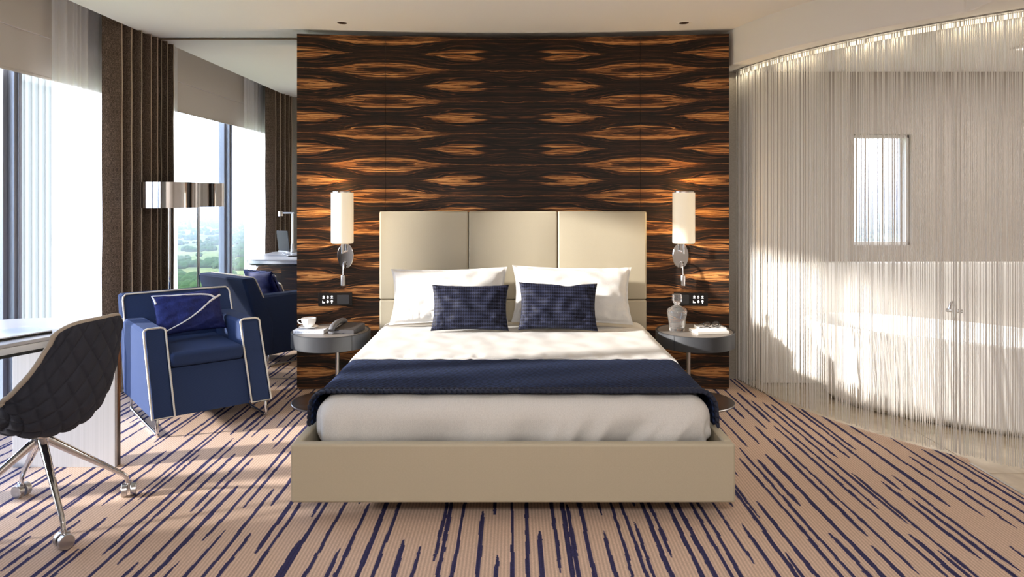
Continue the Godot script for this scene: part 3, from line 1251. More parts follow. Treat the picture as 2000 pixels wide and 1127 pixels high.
func nightstand(s: float) -> void:
	var t := thing("bedside_table", "round charcoal bedside drum table on a steel pole, " + ("holding the cup and phone" if s < 0 else "holding the decanter and books"), "bedside table", Vector3(s * 1.21, 0, -4.82), 0.0, "round bedside tables")
	var b := mb()
	b.lathe(PackedVector2Array([Vector2(0, 0.0), Vector2(0.255, 0.0), Vector2(0.257, 0.003), Vector2(0.257, 0.009), Vector2(0.253, 0.012), Vector2(0, 0.013)]), 64)
	put("base_plate", b, M.steel, t)
	b = mb(Transform3D(Basis(), Vector3(-s * 0.043, 0, 0)))
	b.tube(PackedVector3Array([Vector3(0, 0.012, 0), Vector3(0, 0.382, 0)]), 0.0135, 18)
	put("pole", b, M.steel, t)
	b = mb()
	b.lathe(PackedVector2Array([Vector2(0, 0.380), Vector2(0.250, 0.380), Vector2(0.251, 0.381), Vector2(0.251, 0.4735), Vector2(0.258, 0.4735), Vector2(0.258, 0.475), Vector2(0.2565, 0.4765), Vector2(0.246, 0.4765), Vector2(0.244, 0.4735), Vector2(0, 0.4735)]), 72)
	put("drum", b, M.charcoal, t)
	b = mb()
	b.lathe(PackedVector2Array([Vector2(0.2435, 0.4737), Vector2(0.2435, 0.4752), Vector2(0, 0.4752)]), 64)
	put("top", b, M.taupe_top, t)
	# the drum's skin: a curved drawer front and the fixed side, with a 3 mm joint between them
	var f0 := -2.95 if s < 0 else -2.34
	var f1 := -0.80 if s < 0 else -0.19
	for piece in [["drawer", f0 + 0.006, f1 - 0.006], ["side_panel", f1 + 0.006, f0 + TAU - 0.006]]:
		b = mb()
		var q0: float = piece[1]
		var q1: float = piece[2]
		b.sheet(func(u: float, v: float):
			var a := lerpf(q0, q1, u)
			return Vector3(cos(a) * 0.2575, lerpf(0.381, 0.4725, v), -sin(a) * 0.2575), 40, 2, 0.006)
		put(piece[0], b, M.charcoal, t)


func sconce(s: float) -> void:
	var x := s * 1.195
	var d := wall_depth(x)
	var t := thing("wall_lamp", "frosted glass cylinder wall lamp on oval chrome plate, above the " + ("coffee cup" if s < 0 else "decanter"), "wall lamp", Vector3(x, 0.945, -d), 0.0, "bedside wall lamps")
	var b := mb()
	b.extrude(disc(0.058, 40, Vector2(s * -0.004, 0), 1.56), 0.0, 0.014, 0.004)
	put("back_plate", b, M.chrome, t)
	b = mb()
	b.tube(PackedVector3Array([Vector3(0, 0.03, 0.012), Vector3(0, 0.03, 0.075)]), 0.008, 12)
	b.tube(PackedVector3Array([Vector3(0, 0.022, 0.085), Vector3(0, 0.100, 0.085)]), 0.009, 12)
	put("arm", b, M.chrome, t)
	b = mb()
	b.lathe(PackedVector2Array([Vector2(0, 0.093), Vector2(0.070, 0.093), Vector2(0.076, 0.098), Vector2(0.0775, 0.104), Vector2(0.0775, 0.448), Vector2(0.076, 0.453), Vector2(0.072, 0.455), Vector2(0.070, 0.452), Vector2(0.070, 0.110), Vector2(0, 0.108)]), 40, 0.9, Vector3(0, 0, 0.085))
	put("shade", b, M.shade, t)
	b = mb()
	b.lathe(PackedVector2Array([Vector2(0.070, 0.449), Vector2(0.0795, 0.449), Vector2(0.0795, 0.457), Vector2(0.070, 0.457)]), 40, 0.6, Vector3(0, 0, 0.085))
	put("top_ring", b, M.chrome, t)
	var l := OmniLight3D.new()
	l.name = "wall_lamp_bulb"
	l.light_color = Color(1.0, 0.84, 0.6)
	l.light_energy = 0.10
	l.light_size = 0.06
	l.omni_range = 10.0
	l.omni_attenuation = 2.0
	l.shadow_enabled = true
	t.add_child(l)
	l.position = Vector3(0, 0.30, 0.085)
	var g := Node3D.new()
	g.name = "reading_light"
	t.add_child(g)
	b = mb()
	b.tube(smooth(PackedVector3Array([Vector3(0, -0.045, 0.012), Vector3(0, -0.05, 0.04), Vector3(0, -0.085, 0.055), Vector3(0, -0.135, 0.06)]), 5), 0.0055, 10)
	put("stalk", b, M.chrome, g)
	b = mb()
	b.lathe(PackedVector2Array([Vector2(0, -0.205), Vector2(0.017, -0.205), Vector2(0.0185, -0.2), Vector2(0.0185, -0.14), Vector2(0.016, -0.134), Vector2(0, -0.132)]), 24, 0.6, Vector3(0, 0, 0.06))
	put("head", b, M.steel, g)
	for k in 2:
		b = mb()
		b.lathe(PackedVector2Array([Vector2(0, -0.003), Vector2(0.004, -0.003), Vector2(0.004, 0.003), Vector2(0, 0.003)]), 12)
		var sw := put("switch", b, M.black, t)
		sw.position = Vector3(0.012, -0.05 - k * 0.018, 0.016)
		sw.rotation.x = PI / 2


func control_panel(s: float) -> void:
	var x := s * 1.262
	var t := thing("control_panel", "black glass switch panel with six white icons, beside the " + ("coffee cup" if s < 0 else "decanter stopper"), "switch panel", Vector3(x, 0.637, -wall_depth(x) - 0.001), s * -0.104, "bedside switch panels")
	var b := mb()
	b.extrude(round_rect(0.237, 0.094, 0.004), 0.0, 0.012, 0.002)
	put("plate", b, M.black, t)
	b = mb()
	b.extrude(round_rect(0.082, 0.062, 0.003), 0.0122, 0.014, 0.0005)
	var scr := put("screen", b, M.screen_grey, t)
	scr.position.x = s * -0.055
	for c in 3:
		for r in 2:
			b = mb()
			var o := Vector2(s * 0.052 + (c - 1) * 0.0285, 0.016 - r * 0.032)
			match (c + r * 3) % 6:      # little pictures: lamp, house, bell and so on
				0: b.extrude(disc(0.0075, 12, o + Vector2(0, 0.004)), 0.0122, 0.0128)
				1: b.extrude(PackedVector2Array([o + Vector2(-0.009, 0.0), o + Vector2(0.009, 0.0), o + Vector2(0, 0.012)]), 0.0122, 0.0128)
				2: b.extrude(disc(0.0075, 12, o + Vector2(0, 0.005), 0.8), 0.0122, 0.0128)
				3: b.extrude(PackedVector2Array([o + Vector2(-0.009, -0.010), o + Vector2(-0.009, 0.010), o + Vector2(-0.003, 0.002), o + Vector2(0.009, -0.002), o + Vector2(0.009, -0.010)]), 0.0122, 0.0128)
				4: b.extrude(disc(0.0085, 12, o), 0.0122, 0.0128)
				5: b.extrude(disc(0.008, 12, o + Vector2(0, 0.003), 1.1), 0.0122, 0.0128)
			if c + r * 3 in [0, 1, 2]:
				b.extrude(round_rect(0.016 if c != 1 else 0.012, 0.006, 0.001, 2, o + Vector2(0, -0.007)), 0.0122, 0.0128)
			if c + r * 3 in [4, 5]:
				b.extrude(round_rect(0.006, 0.008, 0.001, 2, o + Vector2(0, -0.009 if c == 2 else 0.009)), 0.0122, 0.0128)
			put("icon", b, M.icon, t)


func book(called: String, label: String, size: Vector3, where: Vector3, turn: float, cover: Material, spine: Material) -> Node3D:
	var t := thing(called, label, "book", where, turn)
	put("pages", box(Vector3(0, size.y / 2, -0.002), Vector3(size.x - 0.006, size.y - 0.005, size.z - 0.006), 0.001), M.paper, t)
	var b := mb()
	b.rbox(Vector3(0, 0.0012, 0), Vector3(size.x, 0.0024, size.z), 0.001)
	b.rbox(Vector3(0, size.y - 0.0012, 0), Vector3(size.x, 0.0024, size.z), 0.001)
	put("cover", b, cover, t)
	b = mb()
	b.flat(PackedVector3Array([Vector3(-size.x / 2, 0.001, size.z / 2), Vector3(size.x / 2, 0.001, size.z / 2), Vector3(size.x / 2, size.y - 0.001, size.z / 2), Vector3(-size.x / 2, size.y - 0.001, size.z / 2)]), Vector3.BACK, PackedVector2Array([Vector2(0, 1), Vector2(1, 1), Vector2(1, 0), Vector2(0, 0)]))
	b.rbox(Vector3(0, size.y / 2, size.z / 2 - 0.0018), Vector3(size.x, size.y - 0.0005, 0.003), 0.001)
	put("spine", b, spine, t)
	return t


func bedside_things() -> void:
	var y := 0.4765
	# table with the cup
	var lettered := mat(Color.WHITE, 0.6)
	var r := RandomNumberGenerator.new()
	r.seed = 8
	var marks := PackedByteArray()
	marks.resize(60)
	for k in 60:
		marks[k] = r.randi_range(0, 5)
	lettered.albedo_texture = picture(480, 48, func(px: int, py: int):     # unreadable lettering on the spine
		var c: int = px / 8
		var inside: bool = py > 14 and py < 36 and c > 3 and c < 57 and marks[c] > 0 and px % 8 < 6
		if inside and (px % 8 < 2 or (py < 19 and marks[c] > 1) or (py > 31 and marks[c] > 3) or (px % 8 > 3 and marks[c] == 2)):
			return rgb(70, 92, 140)
		return rgb(226, 232, 242))
	book("hardback_book", "pale blue hardback book lying under the coffee cup", Vector3(0.200, 0.024, 0.145), Vector3(-1.322, y, -4.765), -0.06, mat(rgb(222, 224, 230), 0.5), lettered)
	var sc := thing("saucer", "white porcelain saucer on the pale blue book", "saucer", Vector3(-1.345, y + 0.0242, -4.770))
	var b := mb()
	b.lathe(PackedVector2Array([Vector2(0, 0), Vector2(0.030, 0), Vector2(0.034, 0.003), Vector2(0.062, 0.011), Vector2(0.063, 0.013), Vector2(0.060, 0.0135), Vector2(0.034, 0.006), Vector2(0, 0.005)]), 40, 0.9)
	put("dish", b, M.porcelain, sc)
	var cup := thing("coffee_cup", "white porcelain coffee cup standing on its saucer", "cup", Vector3(-1.345, y + 0.0298, -4.770))
	b = mb()
	b.lathe(PackedVector2Array([Vector2(0, 0), Vector2(0.024, 0), Vector2(0.026, 0.006), Vector2(0.040, 0.022), Vector2(0.046, 0.040), Vector2(0.0475, 0.060), Vector2(0.0462, 0.061), Vector2(0.044, 0.040), Vector2(0.037, 0.022), Vector2(0, 0.012)]), 40, 0.9)
	put("bowl", b, M.porcelain, cup)
	b = mb()
	b.tube(smooth(PackedVector3Array([Vector3(-0.043, 0.052, 0.0), Vector3(-0.066, 0.050, 0.004), Vector3(-0.068, 0.034, 0.004), Vector3(-0.054, 0.024, 0.002), Vector3(-0.040, 0.023, 0)]), 5), 0.0042, 8)
	put("handle", b, M.porcelain, cup)

	var ph := thing("telephone", "dark grey bedside telephone with its handset resting along one side", "telephone", Vector3(-1.082, y, -4.785), -0.22)
	b = mb(Transform3D(Basis(Vector3(0, 0, 1), Vector3(0, 1, 0), Vector3(-1, 0, 0)), Vector3()))
	b.extrude(PackedVector2Array([Vector2(-0.085, 0.0), Vector2(0.085, 0.0), Vector2(0.085, 0.024), Vector2(-0.085, 0.044)]), -0.075, 0.075, 0.004)
	put("body", b, M.phone, ph)
	b = mb(Transform3D(Basis(Vector3.RIGHT, -0.0), Vector3(-0.080, 0.040, 0.0)))
	b.tube(smooth(PackedVector3Array([Vector3(0, 0.000, -0.100), Vector3(0, 0.018, -0.080), Vector3(0, 0.018, 0.0), Vector3(0, 0.004, 0.07), Vector3(0, -0.020, 0.095)]), 5), 0.0165, 12, true, false, 1.3)
	put("handset", b, M.phone_pale, ph)
	b = mb()
	var coil := PackedVector3Array()
	for k in 121:
		var f := k / 120.0
		var a := f * TAU * 15.0
		coil.append(Vector3(lerpf(-0.10, -0.04, f) + 0.006 * cos(a), 0.009 + 0.006 * sin(a), lerpf(0.10, 0.105, f) + 0.016 * sin(f * PI)))
	b.tube(coil, 0.0022, 6)
	put("cord", b, M.phone_pale, ph)

	# table with the decanter
	var dc := thing("decanter", "clear glass decanter with a square stopper on the charcoal table", "decanter", Vector3(1.087, y, -4.80))
	b = mb()
	b.lathe(PackedVector2Array([Vector2(0, 0), Vector2(0.046, 0), Vector2(0.050, 0.004), Vector2(0.052, 0.03), Vector2(0.058, 0.075), Vector2(0.065, 0.115), Vector2(0.066, 0.13), Vector2(0.060, 0.148), Vector2(0.035, 0.162), Vector2(0.021, 0.170), Vector2(0.019, 0.182), Vector2(0.027, 0.188), Vector2(0.027, 0.192), Vector2(0.015, 0.192),
		Vector2(0.014, 0.172), Vector2(0.030, 0.156), Vector2(0.055, 0.142), Vector2(0.061, 0.128), Vector2(0.060, 0.112), Vector2(0.052, 0.075), Vector2(0.046, 0.03), Vector2(0.042, 0.02), Vector2(0, 0.018)]), 48, 1.2)
	put("bottle", b, M.glass, dc)
	b = mb()
	b.rbox(Vector3(0, 0.219, 0), Vector3(0.056, 0.050, 0.056), 0.006, 2)
	b.tube(PackedVector3Array([Vector3(0, 0.172, 0), Vector3(0, 0.1945, 0)]), 0.0125, 16)
	put("stopper", b, M.glass, dc)
	var plain := mat(rgb(240, 236, 228), 0.6)
	book("paperback_book", "larger cream paperback at the bottom of the bedside pair", Vector3(0.215, 0.017, 0.15), Vector3(1.285, y, -4.76), 0.16, plain, plain)
	var printed := mat(Color.WHITE, 0.4)
	printed.albedo_texture = picture(256, 192, func(px: int, py: int):        # a black and white cover photograph, only blotches here
		var q := noise.get_noise_2d(px * 0.021, py * 0.021) + 0.35 * noise.get_noise_2d(px * 0.06 + 50.0, py * 0.06)
		var k: float = clampf(0.5 + q * 2.2, 0.04, 0.9)
		return Color(k, k, k))
	var up := thing("magazine", "white edged book with black and white cover, lying on the cream paperback", "book", Vector3(1.300, y + 0.0172, -4.775), 0.06)
	put("pages", box(Vector3(0, 0.009, 0), Vector3(0.175, 0.018, 0.125), 0.001), M.paper, up)
	b = mb()
	var z := 0.0188
	b.flat(PackedVector3Array([Vector3(-0.087, z, 0.062), Vector3(0.087, z, 0.062), Vector3(0.087, z, -0.062), Vector3(-0.087, z, -0.062)]), Vector3.UP, PackedVector2Array([Vector2(0, 1), Vector2(1, 1), Vector2(1, 0), Vector2(0, 0)]))
	b.rbox(Vector3(0, 0.0182, 0), Vector3(0.176, 0.001, 0.126), 0.0004)
	put("cover", b, printed, up)
	var gl := thing("eyeglasses", "black framed eyeglasses lying on the black and white cover", "glasses", Vector3(1.290, y + 0.0362, -4.770), 0.25)
	for s in [-1.0, 1.0]:
		b = mb()
		var ring := PackedVector3Array()
		for k in 20:
			var a := TAU * k / 20
			ring.append(Vector3(s * 0.031 + 0.025 * cos(a), 0.020 + 0.017 * sin(a), 0.03))
		b.tube(ring, 0.0022, 6, false, true)
		put("rim", b, M.black, gl)
		b = mb()
		b.tube(smooth(PackedVector3Array([Vector3(s * 0.055, 0.028, 0.03), Vector3(s * 0.060, 0.020, 0.0), Vector3(s * 0.056, 0.008, -0.05), Vector3(s * 0.050, 0.003, -0.07)]), 4), 0.002, 6)
		put("temple", b, M.black, gl)
		b = mb(Transform3D(Basis(), Vector3(s * 0.031, 0.020, 0.0295)))
		b.extrude(disc(0.0245, 20, Vector2.ZERO, 0.68), 0.0, 0.001)
		put("lens", b, M.pane, gl)
	b = mb()
	b.tube(PackedVector3Array([Vector3(-0.007, 0.024, 0.03), Vector3(0, 0.026, 0.032), Vector3(0.007, 0.024, 0.03)]), 0.002, 6)
	put("bridge", b, M.black, gl)


# ---------------------------------------------------------------- armchair

func armchair() -> void:
	var t := thing("armchair", "navy upholstered armchair with cream piping and steel sled legs", "armchair", Vector3(-1.99, 0, -4.572), deg_to_rad(39.0))
	var side := Basis(Vector3(0, 0, 1), Vector3(0, 1, 0), Vector3(-1, 0, 0))     # outline x -> z, y -> y
	var front := PackedVector2Array([Vector2(0.345, 0.10), Vector2(0.255, 0.30), Vector2(0.165, 0.49), Vector2(0.135, 0.565), Vector2(0.120, 0.580)])
	var outline := PackedVector2Array([Vector2(-0.37, 0.10)])
	outline.append_array(front)
	outline.append_array(PackedVector2Array([Vector2(-0.43, 0.580), Vector2(-0.44, 0.565)]))
	for s in [-1.0, 1.0]:
		var b := mb(Transform3D(side, Vector3()))
		b.extrude(outline, s * 0.2805 - 0.0645, s * 0.2805 + 0.0645, 0.016, 0.35)
		var arm := put("arm", b, M.navy, t)
		# cream piping round the raked front of the arm
		var loop := PackedVector3Array()
		for k in 4:
			loop.append(Vector3(0.0605, front[k].y + 0.006, front[k].x + 0.001))
		loop.append(Vector3(0.054, 0.580, 0.133))
		loop.append(Vector3(0.036, 0.586, 0.128))
		loop.append(Vector3(-0.036, 0.586, 0.128))
		loop.append(Vector3(-0.054, 0.580, 0.133))
		for k in 4:
			loop.append(Vector3(-0.0605, front[3 - k].y + 0.006, front[3 - k].x + 0.001))
		b = mb(Transform3D(Basis(), Vector3(-s * 0.2805, 0, 0)))
		b.tube(loop, 0.0058, 8, false, true)
		put("piping", b, M.piping, arm)
	var b := mb(Transform3D(side, Vector3()))
	b.extrude(PackedVector2Array([Vector2(-0.375, 0.10), Vector2(-0.30, 0.10), Vector2(-0.30, 0.36), Vector2(-0.462, 0.715), Vector2(-0.475, 0.728), Vector2(-0.560, 0.728), Vector2(-0.572, 0.715)]), -0.348, 0.348, 0.014, 0.4)
	var back := put("backrest", b, M.navy, t)
	var rim := PackedVector3Array([Vector3(-0.339, 0.50, -0.360), Vector3(-0.339, 0.69, -0.449), Vector3(-0.335, 0.712, -0.459), Vector3(-0.318, 0.728, -0.467), Vector3(0.0, 0.731, -0.468), Vector3(0.318, 0.728, -0.467), Vector3(0.335, 0.712, -0.459), Vector3(0.339, 0.69, -0.449), Vector3(0.339, 0.50, -0.360)])
	b = mb()
	b.tube(rim, 0.0058, 8)
	put("piping", b, M.piping, back)
	b = mb(Transform3D(side, Vector3()))
	b.extrude(PackedVector2Array([Vector2(-0.36, 0.10), Vector2(0.325, 0.10), Vector2(0.215, 0.353), Vector2(-0.36, 0.353)]), -0.218, 0.218, 0.006)
	put("seat_base", b, M.navy, t)
	b = mb(Transform3D(Basis(), Vector3(0, 0.3985, -0.06)))
	b.rbox(Vector3.ZERO, Vector3(0.428, 0.086, 0.575), 0.026, 4, Vector3i(10, 2, 10), func(p: Vector3, n: Vector3): return 0.010 * (1.0 - pow(absf(p.x) / 0.214, 2.0)) * (1.0 - pow(absf(p.z) / 0.29, 2.0)) if n.y > 0.6 else 0.0)
	put("seat_cushion", b, M.navy, t)
	for s in [-1.0, 1.0]:
		b = mb()
		var path := PackedVector3Array([Vector3(s * 0.312, 0.104, 0.322), Vector3(s * 0.312, 0.03, 0.338), Vector3(s * 0.312, 0.012, 0.334), Vector3(s * 0.312, 0.009, 0.316), Vector3(s * 0.312, 0.009, -0.31), Vector3(s * 0.312, 0.012, -0.33), Vector3(s * 0.312, 0.03, -0.338), Vector3(s * 0.312, 0.104, -0.322)])
		b.tube(path, 0.009, 10)
		put("sled_leg", b, M.chrome, t)

	var c := thing("lumbar_cushion", "deep blue velvet cushion with white braid lines on the armchair", "cushion", t.transform * Vector3(-0.005, 0.618, -0.175), deg_to_rad(39.0))
	var lean := Basis.from_euler(Vector3(-0.42, 0, 0.03))
	var size := Vector3(0.43, 0.275, 0.12)
	var o := put("stuffed_cover", pillow_mesh(size, 27, 0.0), M.navy_velvet, c)
	o.basis = lean
	for line in [[Vector2(-0.99, 0.93), Vector2(-0.5, 0.86), Vector2(0.2, 0.78), Vector2(0.6, 0.66), Vector2(0.82, 0.45)], [Vector2(-0.92, -0.95), Vector2(-0.3, -0.60), Vector2(0.2, -0.15), Vector2(0.6, 0.30), Vector2(0.98, 0.62)], [Vector2(-0.99, 0.93), Vector2(-0.97, 0.75), Vector2(-0.96, 0.50)]]:
		var flat := PackedVector3Array()
		for q in line:
			flat.append(Vector3(q.x, q.y, 0))
		var pts := PackedVector3Array()
		var wide := PackedFloat32Array()
		var sm := smooth(flat, 8)
		for k in sm.size():
			var q := sm[k]
			var fat := pow(maxf(0.0, (1.0 - q.x * q.x) * (1.0 - q.y * q.y)), 0.42)
			pts.append(Vector3(size.x * 0.5 * q.x * (1.0 - 0.075 * (1.0 - q.y * q.y) * absf(q.x)), size.y * 0.5 * q.y * (1.0 - 0.075 * (1.0 - q.x * q.x) * absf(q.y)), 0.006 + size.z * 0.5 * fat * (1.0 - 0.1 * (q.y * 0.5 + 0.5))))
			wide.append(0.0035 + 0.004 * float(k) / sm.size())
		b = mb()
		b.tube(pts, wide, 8)
		var br := put("braid", b, M.white_braid, c)
		br.basis = lean


# ---------------------------------------------------------------- curtains and blinds

func curtain(called: String, label: String, category: String, plan: PackedVector3Array, top: float, m: Material, ridges: Array, wobble: float) -> void:
	var t := thing(called, label, category)
	var path := smooth(plan, 7)
	var cnt := path.size()
	var b := mb()
	b.sheet(func(u: float, v: float):
		var k := clampi(int(round(u * (cnt - 1))), 0, cnt - 1)
		var y := lerpf(0.012, top, v)
		var w := wobble * noise.get_noise_2d(u * 9.0, y * 2.2)
		return path[k] + Vector3(w, y, w * 0.6), cnt, 14, 0.003 if ridges.size() else 0.0)
	put("cloth", b, m, t)
	for r in ridges:
		b = mb()
		var p := PackedVector3Array()
		var u := float(r * 7) / (cnt - 1)
		for k in 15:
			var y := lerpf(0.012, top, k / 14.0)
			var w := wobble * noise.get_noise_2d(u * 9.0, y * 2.2)
			p.append(path[r * 7] + Vector3(w + 0.001, y, w * 0.6))
		b.tube(p, 0.0038, 6)
		put("pleat_edge", b, M.drape_seam, t)


func drapery() -> void:
	var far := PackedVector3Array()
	for q in [[-2.80, 4.935], [-2.76, 4.97], [-2.715, 5.03], [-2.77, 5.06], [-2.81, 5.07], [-2.75, 5.08], [-2.685, 5.10], [-2.75, 5.14], [-2.80, 5.15], [-2.73, 5.155], [-2.65, 5.168], [-2.72, 5.215], [-2.78, 5.23], [-2.71, 5.26], [-2.64, 5.285], [-2.70, 5.33], [-2.77, 5.345], [-2.71, 5.36], [-2.64, 5.38], [-2.70, 5.40]]:
		far.append(Vector3(q[0], 0, -q[1]))
	curtain("drape", "heavy dark brown woven drape with pale pleat edges beside the mirror", "curtain", far, 2.74, M.drape, [2, 6, 10, 14, 18], 0.006)
	var near := PackedVector3Array()
	for q in far:
		near.append(Vector3(q.x, 0, -(2.15 + (5.41 + q.z))))
	near.reverse()
	curtain("drape", "heavy dark brown woven drape against the grasscloth wall end, seen in the mirror", "curtain", near, 2.74, M.drape, [1, 5, 9, 13, 17], 0.006)
	for k in 2:
		var lo: float = [4.57, 2.24][k]
		var hi: float = [5.36, 2.95][k]
		var plan := PackedVector3Array()
		for i in 34:
			var f := i / 33.0
			plan.append(Vector3(-2.905 + (0.022 if i % 2 == 0 else -0.022) * (0.6 + 0.5 * sin(i * 1.9)), 0, -lerpf(lo, hi, f) - 0.006 * sin(i * 2.3)))
		curtain("sheer_curtain", ["translucent white sheer curtain hanging beside the brown drape by the mirror", "translucent white sheer curtain seen in the mirror near the far drape"][k], "curtain", plan, 2.75, M.sheer, [], 0.004)
	var t := thing("blind_box", "taupe fabric pelmet panel running above the window blind", "pelmet", Vector3(-2.975, 0, -3.775))
	put("panel", box(Vector3(0, 2.575, 0), Vector3(0.016, 0.39, 3.26), 0.003), M.blind_high, t)
	t = thing("roller_blind", "half lowered pale grey roller blind across the window tops", "blind", Vector3(-2.990, 0, -3.775))
	put("fabric", box(Vector3(0, 2.26, 0), Vector3(0.004, 0.28, 3.25), 0.001), M.blind_low, t)
	put("bottom_bar", box(Vector3(0, 2.125, 0), Vector3(0.012, 0.016, 3.25), 0.003), M.blind_low, t)


# ---------------------------------------------------------------- desk

func desk() -> void:
	var t := thing("desk", "grey desk with a curved top and a broad end panel by the window", "desk")
	var nearside := smooth(PackedVector3Array([Vector3(-2.42, 2.30, 0), Vector3(-2.30, 2.72, 0), Vector3(-2.155, 3.05, 0), Vector3(-2.030, 3.33, 0), Vector3(-1.985, 3.58, 0), Vector3(-1.985, 3.68, 0), Vector3(-2.02, 3.735, 0), Vector3(-2.12, 3.745, 0), Vector3(-2.40, 3.735, 0), Vector3(-2.58, 3.69, 0), Vector3(-2.66, 3.58, 0)]), 6)
	var o := PackedVector2Array()
	for p in nearside:
		o.append(Vector2(p.x, p.y))
	o.append(Vector2(-2.66, 2.80))
	o.append(Vector2(-2.58, 2.70))
	o.append(Vector2(-2.58, 2.30))
	var b := lying()
	b.extrude(o, 0.729, 0.745, 0.003)
	put("top", b, M.desk_top, t)
	b = lying()
	b.extrude(o, 0.700, 0.729, 0.001)
	put("edge_band", b, M.steel, t)
	var inset := PackedVector2Array()
	for p in Geometry2D.offset_polygon(o, -0.022)[0]:
		inset.append(p)
	b = lying()
	b.extrude(inset, 0.682, 0.700, 0.0)
	put("dark_gap_strip", b, M.black, t)  # inset strip coloured black for the dark shadow gap below the top
	b = mb(Transform3D(Basis(), Vector3(-2.271, 0.0, -3.684)))
	b.extrude(PackedVector2Array([Vector2(-0.26, 0.0), Vector2(0.26, 0.0), Vector2(0.26, 0.683), Vector2(-0.26, 0.683)]), 0.0, 0.022, 0.002)
	put("end_panel", b, M.desk_panel, t)
	b = mb(Transform3D(Basis(Vector3.UP, PI), Vector3(-2.271, 0.0, -3.684)))
	b.extrude(PackedVector2Array([Vector2(-0.26, 0.0), Vector2(0.26, 0.0), Vector2(0.26, 0.61), Vector2(0.25, 0.65), Vector2(0.23, 0.674), Vector2(0.20, 0.683), Vector2(-0.26, 0.683)]), 0.0, 0.03, 0.002)
	put("veneer_panel", b, M.ebony_desk, t).set_meta("label", "dark ebony veneered outer face of the desk")
	put("leg_panel", box(Vector3(-2.49, 0.341, -2.40), Vector3(0.16, 0.682, 0.04), 0.003), M.desk_panel, t)

	var lp := thing("laptop", "slim silver laptop lying closed on the grey desk", "laptop", Vector3(-2.275, 0.7452, -3.245), deg_to_rad(62.0))
	b = lying()
	b.extrude(round_rect(0.30, 0.215, 0.012), 0.0, 0.007, 0.002)
	put("base", b, M.black, lp)
	b = lying()
	b.extrude(round_rect(0.298, 0.213, 0.012), 0.0075, 0.0135, 0.002)
	put("lid", b, mat(rgb(208, 208, 212), 0.3, 0.6), lp)

	var dl := thing("desk_lamp", "steel angled desk lamp standing on the desk, seen in the mirror", "desk lamp", Vector3(-2.40, 0.745, -2.93))
	b = mb()
	b.lathe(PackedVector2Array([Vector2(0, 0), Vector2(0.07, 0), Vector2(0.07, 0.012), Vector2(0.02, 0.018), Vector2(0.018, 0.10), Vector2(0, 0.102)]), 28)
	put("base", b, M.steel, dl)
	b = mb()
	b.tube(PackedVector3Array([Vector3(0, 0.09, 0), Vector3(0, 0.44, 0)]), 0.012, 10)
	put("pole", b, M.paint, dl)
	b = mb()
	b.tube(PackedVector3Array([Vector3(0.02, 0.435, 0), Vector3(-0.12, 0.435, 0)]), 0.011, 10)
	put("arm", b, M.steel, dl)
	b = mb()
	b.lathe(PackedVector2Array([Vector2(0, 0.40), Vector2(0.028, 0.40), Vector2(0.024, 0.452), Vector2(0, 0.455)]), 18, 0.6, Vector3(-0.13, 0, 0))
	put("lamp_head", b, M.steel, dl)
	var pf := thing("tablet", "dark tablet on a stand on the desk, seen in the mirror", "tablet", Vector3(-2.53, 0.745, -2.78), 0.5)
	b = mb(Transform3D(Basis(Vector3.RIGHT, -0.15), Vector3(0, 0.002, 0)))
	b.extrude(round_rect(0.17, 0.235, 0.008, 4, Vector2(0, 0.1185)), -0.012, 0.0, 0.002)
	put("body", b, M.screen_grey, pf)
	put("stand", box(Vector3(0, 0.006, 0.02), Vector3(0.16, 0.012, 0.09), 0.003), M.steel, pf)


# ---------------------------------------------------------------- quilted chair

